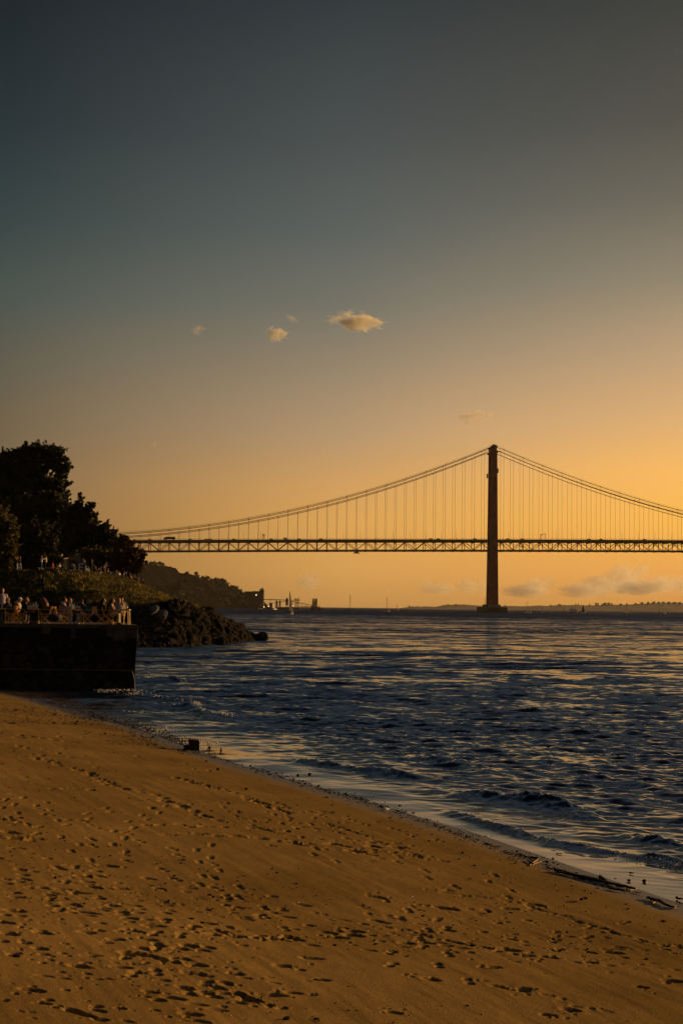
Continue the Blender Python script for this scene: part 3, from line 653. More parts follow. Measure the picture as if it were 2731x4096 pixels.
for i in range(284):
    u = .03+.30*random.random()**.9; px = random.uniform(500, 1000) if i > 70 else random.uniform(0, 540)
    if px > 800: u = random.uniform(.03, .72)
    p = hill_at(px, u); z = 0 if u < .1 else (1 if u < .24 else 2)
    boulder(p, (.34+.62*random.random()**1.8)*(.85 if z == 2 else 1), 0 if z < 2 and random.random() < .75 else 1, *zone[z])
for px, py, s, k, lab in ((370, 2446, .75, 2, 'big pale grey boulder behind the terrace between the third and fourth tables'), (235, 2462, .8, 2, 'pale grey rock lying behind the second terrace table'), (610, 2442, .7, 2, 'pale rounded boulder on the bank directly right of the terrace tables, upper one'), (645, 2461, .85, 2, 'large pale blue-grey boulder lying on the bank below the grass'), (735, 2458, .8, 1, 'light brown boulder in the middle of the bank'), (800, 2462, .7, 1, 'small light brown boulder high on the rocky point'), (872, 2492, .7, 1, 'pinkish brown boulder on the face of the rocky point'), (1008, 2556, 1.0, 0, 'dark boulder standing in the water one before the tip of the point'), (1042, 2550, 1.15, 0, 'last large dark boulder at the very tip of the rocky point'), (855, 2530, .7, 1, 'brown sunlit boulder low on the rocky point')):
    if px < 560: Yd = 146
    elif px > 1000: Yd = 172
    else: Yd = lp(px, wat_Y)+6
    boulder(at(px, py, Yd), s, k, lab, None)
g = MB()
for _ in range(1500):
    px = random.uniform(500, 1050) if random.random() < .8 else random.uniform(0, 540); q = hill_at(px, random.uniform(.02, .34 if px < 800 else .72)); s_ = random.uniform(.10, .34)
    g.ball(q+Vector((0, 0, s_*.4)), (s_*random.uniform(.8, 1.6), s_, s_*random.uniform(.5, 1)), 5, 4, Matrix.Rotation(random.random()*6, 3, 'Z') @ Matrix.Rotation(random.random(), 3, 'X'))
tag(g.build('rubble', rockm[1]), kind='stuff')
o = thing('concrete_slab', 'flat broken slab of pale concrete lying among the rocks of the bank', 'slab', at(742, 2470, 147)); g = MB(); g.box((0, 0, 0), (2.0, 1.2, .35), .3, .1, .15); g.box((.85, -.1, .2), (.35, .8, .7), .4, 0, -.3); g.build('slab_block', rockm[1], o)

# ---------------------------------------------------------------- trees
barkm = mat('bark', (.04, .03, .022), .95, .3, 2)
def leafm(name, a, b): return mat(name, a, .75, col2=b, scale=.8, spec=.2)
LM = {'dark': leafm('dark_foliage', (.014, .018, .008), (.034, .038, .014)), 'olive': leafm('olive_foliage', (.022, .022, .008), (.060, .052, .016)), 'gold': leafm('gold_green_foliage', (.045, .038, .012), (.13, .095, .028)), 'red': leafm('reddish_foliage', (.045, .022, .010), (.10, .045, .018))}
def tree(name, lab, Y, foot, lobes, n, ls, lm, dens=14, flat=.6, grp='trees along the top of the park hill', tr=.35, dsc=1.0):
    base = at(foot[0], foot[1], Y); o = thing(name, lab, 'tree', base, 0, grp); sc = pxm(Y)
    P = []; tot = sum(l[2]*l[3] for l in lobes); wood = MB()
    trunk_top = None
    cents = []
    for l in lobes:
        cx, cy, rx, ry = l[:4]; c = at(cx, cy, Y+(l[4] if len(l) > 4 else random.uniform(-1, 1)*rx*sc*.5)) - base
        cents.append(c); k = max(5, int(2.0*dens*l[2]*l[3]/900)); m_ = max(10, int(n*l[2]*l[3]/tot/k))
        for _ in range(k):
            v = Vector((random.gauss(0, 1), random.gauss(0, 1), random.gauss(0, 1))).normalized()*random.uniform(.3, 1.12)**.6
            q = c+Vector((v.x*rx*sc, v.y*rx*sc*.9*dsc, v.z*ry*sc)); r = min(rx, ry)*sc*random.uniform(.13, .33)
            pts = rng.normal(size=(m_, 3))*[r*.62, r*.62, r*.6*flat]+[q.x, q.y, q.z]; P.append(pts)
            if random.random() < .35:      # a thin branchlet reaching out of the clump
                d_ = Vector((v.x*rx, v.y*rx*.8, abs(v.z)*ry*1.0+.35*ry)).normalized(); ln_ = min(rx, ry)*sc*random.uniform(.35, .8)+.3; tt = rng.random((16, 1))
                P.append(np.array([q.x, q.y, q.z])+tt*ln_*np.array([d_.x, d_.y, d_.z])+rng.normal(size=(16, 3))*(.05+.10*(1-tt)))
            if random.random() < .5: wood.tube([c.lerp(q, -.1), c.lerp(q, .5)+Vector((0, 0, -.1*r)), q], [.09, .06, .03], 5, cap=False)
    P = np.concatenate(P); k = len(P); a = rng.normal(size=(k, 3)); a /= np.linalg.norm(a, axis=1)[:, None]; b = rng.normal(size=(k, 3)); b -= a*(a*b).sum(1)[:, None]; b /= np.linalg.norm(b, axis=1)[:, None]
    sz = rng.uniform(.5, 1.25, (k, 1))*ls; a *= sz; b *= sz*.5
    Vx = np.stack([P-a, P+b*.9, P+a, P-b], 1).reshape(-1, 3)
    np_mesh('crown', Vx, np.arange(4*k).reshape(-1, 4), LM[lm], smooth=False, parent=o)
    top = sum(cents, Vector())/len(cents); top = Vector((top.x*.6, top.y*.6, top.z))
    wood.tube([(0, 0, -1), top*.35, top*.7, top], [tr, tr*.85, tr*.6, tr*.4], 8)
    for c in cents:
        s_ = top*min(.95, max(.3, c.z/max(top.z, .1)*.6)); wood.tube([s_, s_.lerp(c, .5)+Vector((0, 0, .4)), c], [tr*.45, tr*.3, tr*.14], 6, cap=False)
    wood.build('trunk', barkm, o, True); return o
pine = [(170, 1800, 45, 26), (110, 1812, 34, 28), (80, 1800, 22, 18), (60, 1822, 28, 20), (20, 1840, 40, 28), (225, 1812, 34, 24), (245, 1835, 30, 18), (262, 1870, 24, 12), (248, 1905, 30, 12), (268, 1935, 22, 9), (240, 1880, 32, 16), (255, 1965, 26, 9), (190, 1850, 50, 34), (120, 1870, 62, 44), (50, 1890, 58, 44), (-20, 1880, 55, 50), (-10, 1960, 60, 60), (60, 1970, 70, 55), (150, 1960, 66, 50), (215, 1945, 42, 36), (235, 1990, 38, 24), (262, 1862, 20, 10), (272, 1930, 16, 6), (150, 1783, 18, 12), (130, 1795, 16, 14), (215, 1795, 16, 10), (40, 1820, 16, 12)]
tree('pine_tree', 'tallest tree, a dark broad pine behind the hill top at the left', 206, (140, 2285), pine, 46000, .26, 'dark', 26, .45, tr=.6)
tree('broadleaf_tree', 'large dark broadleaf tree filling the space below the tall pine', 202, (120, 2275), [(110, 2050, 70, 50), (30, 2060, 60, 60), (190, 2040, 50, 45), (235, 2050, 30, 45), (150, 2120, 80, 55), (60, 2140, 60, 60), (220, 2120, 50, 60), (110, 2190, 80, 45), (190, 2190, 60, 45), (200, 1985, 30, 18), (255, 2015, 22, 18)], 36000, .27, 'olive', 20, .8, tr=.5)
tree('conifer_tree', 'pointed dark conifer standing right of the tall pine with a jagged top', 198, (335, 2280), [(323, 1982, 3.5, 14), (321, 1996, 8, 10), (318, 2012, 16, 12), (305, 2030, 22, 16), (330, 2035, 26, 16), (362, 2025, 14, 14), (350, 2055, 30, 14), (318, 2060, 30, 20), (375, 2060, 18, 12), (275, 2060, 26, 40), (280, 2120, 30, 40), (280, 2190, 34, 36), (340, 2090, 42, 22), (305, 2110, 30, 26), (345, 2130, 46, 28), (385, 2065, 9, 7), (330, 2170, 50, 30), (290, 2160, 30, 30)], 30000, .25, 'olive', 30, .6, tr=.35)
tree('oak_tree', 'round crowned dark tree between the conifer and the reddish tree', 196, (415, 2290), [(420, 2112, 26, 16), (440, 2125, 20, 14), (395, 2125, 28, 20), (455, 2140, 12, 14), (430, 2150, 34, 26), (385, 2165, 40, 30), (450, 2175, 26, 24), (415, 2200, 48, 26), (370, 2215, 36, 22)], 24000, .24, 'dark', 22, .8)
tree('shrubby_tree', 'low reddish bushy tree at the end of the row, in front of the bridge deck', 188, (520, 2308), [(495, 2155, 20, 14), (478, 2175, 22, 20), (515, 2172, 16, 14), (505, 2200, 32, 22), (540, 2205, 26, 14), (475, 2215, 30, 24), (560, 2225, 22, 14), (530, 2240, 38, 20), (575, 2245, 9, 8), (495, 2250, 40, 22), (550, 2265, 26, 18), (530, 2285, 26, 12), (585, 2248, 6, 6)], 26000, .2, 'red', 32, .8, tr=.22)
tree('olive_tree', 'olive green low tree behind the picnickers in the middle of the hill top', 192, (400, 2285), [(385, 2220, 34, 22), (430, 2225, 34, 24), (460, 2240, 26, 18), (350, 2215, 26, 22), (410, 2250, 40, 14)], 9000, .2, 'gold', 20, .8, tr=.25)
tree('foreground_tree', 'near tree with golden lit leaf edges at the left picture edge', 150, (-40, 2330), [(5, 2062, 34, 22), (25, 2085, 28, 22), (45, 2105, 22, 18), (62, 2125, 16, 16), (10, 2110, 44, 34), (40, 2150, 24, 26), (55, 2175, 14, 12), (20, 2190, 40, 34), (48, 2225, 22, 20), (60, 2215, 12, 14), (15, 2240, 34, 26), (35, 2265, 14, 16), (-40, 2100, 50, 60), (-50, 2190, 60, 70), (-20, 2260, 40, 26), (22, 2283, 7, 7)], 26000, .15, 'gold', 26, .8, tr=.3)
for i, (px, py, rx, ry, lm_, lab) in enumerate(((10, 2258, 70, 42, 'dark', 'dark shrub mass at the foot of the tall pine, furthest left'), (110, 2250, 54, 34, 'dark', 'dark shrub behind the standing couple on the hill top'), (200, 2245, 50, 26, 'olive', 'dark shrub between the standing couple and the gabled building'), (360, 2252, 28, 20, 'dark', 'low shrub right behind the seated picnic group'), (440, 2262, 46, 20, 'dark', 'shrub behind the picnickers under the oak'), (520, 2285, 40, 16, 'dark', 'dark shrub at the foot of the reddish tree'))):
    tree('shrub', lab, 200, (px, py+28), [(px, py, rx*.55, ry), (px-rx*.6, py+4, rx*.5, ry*.8), (px+rx*.6, py+4, rx*.5, ry*.8), (px, py-ry*.5, rx*.4, ry*.5)], 7000, .24, lm_, 26, .9, grp='shrubs along the hill top', tr=.15)
o = thing('small_building', 'plain pale grey building with a gable glimpsed between the trees behind the picnickers', 'building', at(300, 2280, 222))
g = MB(); w = 60*pxm(222); h = 40*pxm(222); g.box((0, 2, h/2), (w, 4, h)); g.build('wall', mat('render_wall', (.17, .16, .145), .9, .1), o)
g = MB(); g.add([(-w/2-.1, -.1, h), (w/2+.1, -.1, h), (w*.32, -.1, h+2.6), (-w/2-.1, 4.1, h), (w/2+.1, 4.1, h), (w*.32, 4.1, h+2.6)], [(0, 1, 2), (5, 4, 3), (0, 2, 5, 3), (1, 4, 5, 2), (0, 3, 4, 1)]); g.build('roof', MATS['render_wall'], o)
g = MB(); g.box((-.3, -.04, .95), (.9, .06, 1.9)); g.build('door', black, o)

# ---------------------------------------------------------------- far hill on the left bank
hr = [(200, 2235), (420, 2238), (560, 2250), (597, 2256), (653, 2265), (705, 2274), (716, 2290), (735, 2295), (785, 2305), (826, 2316), (857, 2325), (908, 2336), (925, 2352), (939, 2354), (959, 2366), (1000, 2380), (1041, 2392), (1056, 2412), (1064, 2424)]
xs = list(range(200, 1066, 3)); NRh = 40; VV = np.zeros((len(xs), NRh, 3))
for i, px in enumerate(xs):
    for j in range(NRh):
        w = j/(NRh-1)
        Yd = 2050+ (min(px, 1060)-560)*.9 + 320*w
        yr = lp(px, hr); base = 2428+(px-1365)*.0115+9
        prof = (w**.8 if px > 720 else (.62*w**.7 if w < .72 else .62*.72**.7+(1-.62*.72**.7)*min(1, (w-.72)/.14)))
        yy = base+(yr-base)*prof
        p = at(px, yy, Yd); VV[i, j] = p
hgt = VV[..., 2]; fade = np.clip((hgt+2)/25, 0, 1)
VV[..., 2] += fade*(3.0*fbm(VV[..., 0]*.03, VV[..., 1]*.02, 4)+1.6*fbm(VV[..., 0]*.12, VV[..., 1]*.05, 3))
bk = VV[:, -1:, :].copy(); bk[..., 1] += 500; bk[..., 2] = -6; VV = np.concatenate([VV, bk], 1)
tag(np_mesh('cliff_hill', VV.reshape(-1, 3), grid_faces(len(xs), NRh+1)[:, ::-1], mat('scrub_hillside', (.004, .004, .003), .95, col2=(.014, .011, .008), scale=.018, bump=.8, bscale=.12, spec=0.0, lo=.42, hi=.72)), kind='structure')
# bushy trees on the far hill
tp = []
for _ in range(150):
    p_ = rng.normal(size=(7, 3)); tp.append(p_/np.linalg.norm(p_, axis=1)[:, None])
def tree_far(px, py, Yd, r, stem, lab, lm='olive', name='hillside_tree'):
    o = thing(name, lab, 'tree', at(px, py, Yd)+Vector((0, 0, -1)), 0, 'trees and bushes on the far hillside')
    pts = rng.normal(size=(150, 3))*[r*.42, r*.42, r*.34]+[0, 0, stem+r*.6+1]; a = rng.normal(size=(150, 3)); a /= np.linalg.norm(a, axis=1)[:, None]; b = np.cross(a, rng.normal(size=(150, 3))); b /= np.linalg.norm(b, axis=1)[:, None]; sz = r*.28
    np_mesh('crown', np.stack([pts-a*sz, pts+b*sz, pts+a*sz, pts-b*sz], 1).reshape(-1, 3), np.arange(600).reshape(-1, 4), LM[lm], False, parent=o)
    g = MB(); g.tube([(0, 0, -1), (0, 0, stem+r*.6+1)], [.4, .25], 6); g.build('trunk', barkm, o)
for px, py, r, st, lab in ((603, 2257, 3.5, 1, 'tiny bush at the left end of the far cliff top'), (615, 2258, 3.8, 1, 'second bush along the far cliff top'), (624, 2259, 3.4, 1, 'third bush along the far cliff top'), (638, 2261, 3.5, 3, 'taller single tree on a stem on the far cliff top'), (651, 2264, 3.4, 2, 'small round tree on the far cliff top, right of the taller one'), (663, 2267, 2.4, 0, 'low bush before the drop of the far cliff'), (682, 2270, 2.2, 0, 'low bush at the edge of the far cliff drop'), (747, 2297, 4, 0, 'dark round bush at the foot of the cliff step'), (785, 2305, 3.8, 4, 'single umbrella shaped tree rising from the middle of the far ridge'), (792, 2307, 3.2, 0, 'bush beside the umbrella shaped tree'), (812, 2314, 4, 0, 'bush left of the lone skyline tree pair'), (830, 2317, 4.4, 1, 'dark tree on the far ridge above the pale rock face'), (846, 2322, 3.8, 0, 'bush between two dark ridge trees'), (864, 2326, 5.5, 1, 'large dark tree on the far ridge'), (880, 2329, 5.5, 1, 'second large dark tree on the far ridge'), (896, 2333, 5.5, 1, 'third large dark tree on the far ridge'), (907, 2340, 4.4, 0, 'dark tree at the end of the tall ridge trees'), (930, 2354, 5, 1, 'rounded tree where the ridge steps down'), (945, 2357, 5, 0, 'rounded tree in front of the silo building'), (960, 2368, 5, 0, 'dark tree at the left foot of the silo building'), (980, 2378, 5, 0, 'tree below the middle of the silo building'), (1003, 2384, 5, 0, 'tree below the right part of the silo building'), (1022, 2390, 5, 0, 'tree beneath the tall silo tower'), (1042, 2400, 4.5, 0, 'last tree of the far hillside beside the harbour conveyor')):
    tree_far(px, py+3, 2050+(px-560)*.9+300, r, st, lab)
for i in range(90):
    px = random.uniform(740, 1040); k = random.uniform(.12, .8); yr = lp(px, hr); b = 2428+(px-1365)*.0115+9
    if random.random() < .25: px = random.uniform(600, 740); k *= .5
    yr = lp(px, hr); w = k
    prof = (w**.8 if px > 720 else .62*w**.7)
    tree_far(px, b+(yr-b)*prof+2, 2050+(px-560)*.9+320*w, random.uniform(3, 6), 0, 'dark bushy tree on the face of the far hill', random.choice(('olive', 'dark')))

# ---------------------------------------------------------------- quay with the terrace
QY = 69.0; qc = at(551, 2500, QY); QZ = qc.z
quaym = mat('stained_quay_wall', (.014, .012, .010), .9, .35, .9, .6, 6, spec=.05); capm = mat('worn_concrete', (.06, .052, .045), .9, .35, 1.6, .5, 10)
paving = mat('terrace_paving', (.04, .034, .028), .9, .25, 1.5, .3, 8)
quay = thing('quay_wall', 'high dark stained quay wall carrying the terrace beside the beach', 'quay wall', (qc.x, QY, 0))
qx = lambda px: (at(px, 2500, QY).x-qc.x)
g = MB(); h = QZ-.18
# battered front: the top corner overhangs the foot slightly
top = [(-30, 0), (0, 0), (-1.9, 8.7), (-30, 8.7)]; bot = [(-30, .06), (-.17, .1), (-2.1, 8.7), (-30, 8.7)]
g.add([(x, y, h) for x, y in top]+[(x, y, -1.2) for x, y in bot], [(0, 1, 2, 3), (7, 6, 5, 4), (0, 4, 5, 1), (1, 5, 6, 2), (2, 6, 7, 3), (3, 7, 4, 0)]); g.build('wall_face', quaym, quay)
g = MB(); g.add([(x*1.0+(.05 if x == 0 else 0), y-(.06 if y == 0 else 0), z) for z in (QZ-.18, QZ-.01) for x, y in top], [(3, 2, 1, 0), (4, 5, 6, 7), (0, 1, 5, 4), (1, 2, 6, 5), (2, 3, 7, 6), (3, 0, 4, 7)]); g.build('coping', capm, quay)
g = MB()
for x0, x1, z0 in ((-1.16, -.55, .62), (-.52, 0.01, .50), (-1.5, -1.18, .4), (-3.2, -3.0, .5), (-4.6, -4.2, .3)):
    n_ = 9; pts = [(x0+(x1-x0)*i/(n_-1), QZ-.2-z0*(.75+.3*random.random())) for i in range(n_)]
    g.prism([(x0, QZ-.19), (x1, QZ-.19)]+pts[::-1], -.012, .03)
g.build('patched_render', capm, quay)
g = MB(); g.box((-15.1, .0, .95), (29.8, .10, .05)); g.build('tide_ledge', mat('ledge_stone', (.07, .065, .06), .9), quay)
g = MB()
for _ in range(900):
    x = -.8-29*random.random()**1.3; z = random.uniform(-.2, QZ-.3); s = random.uniform(.03, .16)
    g.ball((x, .03, z), (s*1.6, .02, s), 5, 3)
tag(g.build('weathered_patches', mat('weathered_stone', (.024, .018, .012), .95, .6, 2), quay), kind='stuff')
g = MB(); g.tube([(-.2, -.02, .9), (-.08, -.15, .55), (-.02, -.2, .05), (.02, -.2, -.3)], [.015, .012, .012, .01], 5); g.build('rope', mat('old_rope', (.35, .27, .17), .9), quay)
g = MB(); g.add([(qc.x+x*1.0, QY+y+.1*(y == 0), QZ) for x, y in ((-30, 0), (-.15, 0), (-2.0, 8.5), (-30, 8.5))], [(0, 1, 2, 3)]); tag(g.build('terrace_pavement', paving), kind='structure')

# ---------------------------------------------------------------- people
skin = mat('skin', (.34, .18, .11), .6, .08); skin2 = mat('tan_skin', (.24, .12, .07), .6, .08)
def cloth(n, c): return mat(n, c, .9, .15, 8, .3, 30)
CLO = dict(black=cloth('black_cloth', (.012, .012, .014)), navy=cloth('navy_cloth', (.02, .025, .05)), white=cloth('white_cloth', (.50, .49, .54)), cream=cloth('cream_cloth', (.36, .32, .26)), pink=cloth('dusty_pink_cloth', (.26, .20, .20)), lav=cloth('lavender_cloth', (.33, .28, .36)), grey=cloth('grey_cloth', (.20, .20, .22)), brown=cloth('light_brown_cloth', (.28, .19, .12)), red=cloth('rust_red_cloth', (.35, .07, .04)), jean=cloth('blue_denim', (.09, .13, .22)), blue=cloth('pale_blue_cloth', (.28, .33, .45)))
HAIR = dict(black=mat('black_hair', (.012, .010, .009), .5), brown=mat('brown_hair', (.10, .045, .018), .45), blond=mat('blond_hair', (.32, .22, .12), .5), grey=mat('grey_hair', (.34, .32, .30), .6))
def remesh(o, vx):
    m = o.modifiers.new('merge', 'REMESH'); m.mode = 'VOXEL'; m.voxel_size = vx; m.use_smooth_shade = True
    m2 = o.modifiers.new('soft', 'SMOOTH'); m2.iterations = 2; m2.factor = .5
def person(name_lab, grp, loc, face, pose, top, bot, hair, hairc='black', fine=True, sk=None, lean=0.0, head=0.0, arms='table', cap=None, legs='down', hood=False, scale=1.0, stride=.0):
    o = thing('person', name_lab, 'person', loc, face, grp); o.scale = (scale,)*3
    vx = .011 if fine else .02; sk = sk or skin
    # local frame: facing +y, x to the right of the person
    ph = {'chair': .50, 'stand': .93, 'ground': .12}[pose]; hip = Vector((0, 0, ph)); sl_, cl_ = math.sin(lean), math.cos(lean)
    def up(z, y=0, x=0): return hip+Vector((x, z*sl_+y*cl_, z*cl_-y*sl_))
    chest, neck, hd = up(.36), up(.50, .01), up(.66, .03)
    sho = [up(.45, 0, -.18), up(.45, 0, .18)]; hips = [hip+Vector((x, 0, 0)) for x in (-.09, .09)]
    if pose == 'chair':
        k = [Vector((x*1.2, .42, .50)) for x in (-.1, .1)]; f = [Vector((x*1.2, .40+stride*(1 if x > 0 else -1), .08)) for x in (-.1, .1)]
    elif pose == 'stand':
        k = [Vector((x, .06+stride*(.5 if x > 0 else -.3), .50)) for x in (-.1, .1)]; f = [Vector((x, stride*(1 if x > 0 else -1), .08)) for x in (-.1, .1)]
    elif legs == 'bent':
        k = [Vector((x*1.3, .36, .46)) for x in (-.1, .1)]; f = [Vector((x*1.1, .60, .06)) for x in (-.1, .1)]
    else:
        k = [Vector((x*1.6, .44, .16)) for x in (-.1, .1)]; f = [Vector((x*1.3, .86, .07)) for x in (-.1, .1)]
    el_, ha = [], []
    for i, sx in enumerate((-1, 1)):
        if arms == 'table': e, w = up(.20, .16, sx*.26), up(.20, .40, sx*.12)
        elif arms == 'down': e, w = up(.18, -.02, sx*.25), up(-.06, .05, sx*.25)
        elif arms == 'lap': e, w = up(.20, .05, sx*.25), up(.06, .28, sx*.12)
        elif arms == 'back': e, w = up(.22, -.16, sx*.27), up(-.04, -.30, sx*.26)
        elif arms == 'lift': e, w = (up(.28, .24, sx*.2), up(.48, .30, sx*.10)) if i else (up(.2, .12, sx*.25), up(.16, .36, sx*.12))
        elif arms == 'hug': e, w = up(.32, .22, sx*.26), up(.38, .42, sx*.10)
        el_.append(e); ha.append(w)
    b = MB()
    b.tube([hip+Vector((0, 0, -.02)), up(.14), up(.30), up(.42), up(.48)], [.13, .12, .135, .12, .07], 12, 1.15)
    b.tube([up(.46), neck, up(.58, .015)], [.075, .055, .055], 10)
    Mh = Matrix.Rotation(head, 3, 'Z') @ Matrix.Rotation(-lean*.6, 3, 'X'); H = lambda x, y, z: hd+Mh @ Vector((x, y, z))
    b.ball(hd, (.076, .095, .115), 12, 9, Mh); b.ball(H(0, .03, -.06), (.055, .062, .055), 10, 7, Mh)
    b.tube([H(0, .085, .02), H(0, .108, -.02), H(0, .09, -.03)], [.009, .014, .010], 6); b.ball(H(0, .088, -.056), (.022, .010, .007), 8, 5, Mh)
    for x in (-1, 1): b.ball(H(x*.078, 0, -.005), (.010, .020, .030), 8, 5, Mh)
    for i, sx in enumerate((-1, 1)):
        b.tube([sho[i]-Vector((sx*.07, 0, 0)), sho[i], sho[i].lerp(el_[i], .5), el_[i]], [.055, .055, .047, .038], 8)
        b.tube([el_[i], el_[i].lerp(ha[i], .35), ha[i]], [.038, .038, .025], 8)
        d = (ha[i]-el_[i]).normalized(); c_ = ha[i]+d*.05; sd = d.cross(Vector((0, 0, 1))); sd = (sd.normalized() if sd.length > .2 else Vector((1, 0, 0))); nrm = sd.cross(d)
        if nrm.z > 0: nrm = -nrm
        b.tube([ha[i], ha[i]+d*.045, ha[i]+d*.085], [.026, .036, .034], 8, .55)
        for q, (off_, ln) in enumerate(((-.028, .065), (-.010, .078), (.009, .072), (.027, .056))):
            r_ = ha[i]+d*.082+sd*off_; b.tube([r_-d*.02, r_+d*ln*.5, r_+d*ln*.8+nrm*ln*.3, r_+d*ln*.85+nrm*ln*.6], [.0105, .010, .009, .008], 6)
        r_ = ha[i]+d*.03-sd*sx*.034; b.tube([r_+sd*sx*.02, r_-sd*sx*.02+d*.025, r_-sd*sx*.022+d*.052+nrm*.01], [.012, .011, .009], 6)
        b.tube([hips[i], hips[i].lerp(k[i], .5), k[i]], [.085, .075, .056], 9)
        b.tube([k[i], k[i].lerp(f[i], .35), f[i]], [.054, .054, .036], 9)
        b.tube([f[i]-Vector((0, .05, .03)), f[i]+Vector((0, .06, -.04)), f[i]+Vector((0, .16, -.05))], [.038, .036, .024], 8)
    body = b.build('body', sk, o); remesh(body, vx)
    g = MB()
    for x in (-1, 1): g.ball(H(x*.032, .084, .012), (.011, .008, .008), 8, 6, Mh)
    g.build('eyes', MATS['dark_paint'], o)
    # clothing
    g = MB(); g.tube([up(-.03), up(.14), up(.30), up(.42), up(.485)], [.155, .14, .155, .138, .085], 12, 1.18)
    for i, sx in enumerate((-1, 1)):
        g.tube([sho[i]-Vector((sx*.09, 0, 0)), sho[i]+Vector((sx*.005, 0, 0)), sho[i].lerp(el_[i], .5), el_[i], el_[i].lerp(ha[i], .45), ha[i].lerp(el_[i], .06)], [.07, .073, .064, .054, .050, .040], 9)
    if hood: g.ball(up(.52, -.10), (.12, .09, .09), 10, 7)
    t_ = g.build('jacket' if hood or top in ('black', 'navy', 'grey') else 'shirt', CLO[top], o); remesh(t_, vx*1.3)
    g = MB(); g.tube([up(.04), hip, hip-Vector((0, 0, .05))], [.135, .145, .12], 12, 1.15)
    for i in (0, 1):
        g.tube([hips[i]-Vector((0, .02, 0)), hips[i].lerp(k[i], .5), k[i], k[i].lerp(f[i], .5), f[i].lerp(k[i], .10)], [.10, .092, .075, .068, .060 if bot != 'cream' else .09], 9)
    t_ = g.build('trousers', CLO[bot], o); remesh(t_, vx*1.3)
    for i in (0, 1):
        g = MB(); g.tube([f[i]+Vector((0, -.07, -.035)), f[i]+Vector((0, .04, -.035)), f[i]+Vector((0, .19, -.055))], [.045, .046, .028], 8); g.tube([f[i]+Vector((0, -.05, .03)), f[i]+Vector((0, -.03, -.03))], [.045, .048], 8); t_ = g.build('shoe', MATS['dark_paint'] if bot != 'lav' else CLO['white'], o, True)
    hm = HAIR[hairc]
    if hair:
        g = MB(); g.ball(H(0, -.016, .028), (.086, .098, .105), 12, 8, Mh)
        if hair == 'long': g.tube([H(0, -.04, .06), H(0, -.07, -.06), up(.40, -.11), up(.22, -.15)], [.09, .105, .115, .05], 10, 1.1)
        if hair == 'big': g.tube([H(0, -.03, .07), H(0, -.06, -.06), up(.44, -.09), up(.26, -.13), up(.12, -.14)], [.10, .15, .19, .16, .06], 12, 1.0)
        if hair == 'bun': g.ball(H(0, -.05, .155), (.05, .05, .05), 10, 7)
        # cut the face free
        hv = [Vector(v) for v in g.v]; g.v = [tuple(v if (Mh.transposed() @ (v-hd)).y < .055 or (Mh.transposed() @ (v-hd)).z > .07 else v - Mh @ Vector((0, .055, 0))) for v in hv]
        t_ = g.build('hair', hm, o); remesh(t_, vx*1.2)
    if cap:
        g = MB(); g.ball(H(0, -.005, .055), (.094, .108, .085), 12, 8, Mh); g.ball(H(0, .10, .035), (.065, .07, .012), 10, 5, Mh); t_ = g.build('cap', CLO[cap], o); remesh(t_, vx)
    return o

# ---------------------------------------------------------------- terrace furniture
yel = mat('yellow_enamel', (.72, .40, .06), .45, .12, spec=.6); topm = mat('pale_tabletop', (.36, .31, .24), .5, .1)
orange = mat('orange_slats', (.68, .29, .04), .6, .15)
TY = QY+.55
def tpos(px, dy=0): p = at(px, 2490, TY+dy); return Vector((p.x, TY+dy, QZ+.004))
def table(px, w, lab, dy=0):
    o = thing('cafe_table', lab, 'table', tpos(px, dy), 0, 'yellow legged tables on the terrace')
    g = MB(); g.box((0, 0, .735), (w, .7, .03)); g.build('tabletop', topm, o); g = MB(); g.box((0, .32, .70), (w-.08, .02, .05)); g.box((0, -.32, .70), (w-.08, .02, .05)); g.build('apron', yel, o)
    for x in (-1, 1):
        for y in (-1, 1): g = MB(); g.tube([(x*(w/2-.06), y*.3, .72), (x*(w/2-.03), y*.31, 0)], [.017, .014], 6); g.build('leg', yel, o)
    return o
def chair(px, face, lab, dy=0):
    o = thing('folding_chair', lab, 'chair', tpos(px, dy), face, 'yellow folding chairs on the terrace')
    g = MB(); g.box((0, 0, .46), (.44, .42, .025))
    for i in range(5): g.box((0, -.17+i*.085, .478), (.42, .06, .012))
    g.build('seat', orange, o)
    g = MB(); 
    for i in range(5): g.box((0, -.25-.022*i, .52+.07*i), (.44, .02, .055), 0, -.3)
    g.build('backrest', orange, o)
    for x in (-.23, .23):
        g = MB(); g.tube([(x, -.32, .86), (x, -.24, .50), (x*1.0, .24, 0)], .013, 6); g.build('leg', yel, o)
        g = MB(); g.tube([(x*.9, .2, .47), (x*.9, -.28, 0)], .013, 6); g.build('leg', yel, o)
        g = MB(); g.tube([(x*1.05, -.30, .70), (x*1.08, .16, .69), (x*1.08, .2, .60), (x, .12, .46)], .012, 6); g.build('armrest', yel, o)
    return o
RT, LF = -math.pi/2, math.pi/2    # facing right / left in the photo
table(2, .72, 'first terrace table, cut off at the left picture edge'); table(136, .70, 'second terrace table from the left, crowded with glasses between three guests')
table(304, .72, 'third terrace table, between the woman with the bun and a leaning man'); table(487, .80, 'fourth terrace table, at the end beside the quay corner')
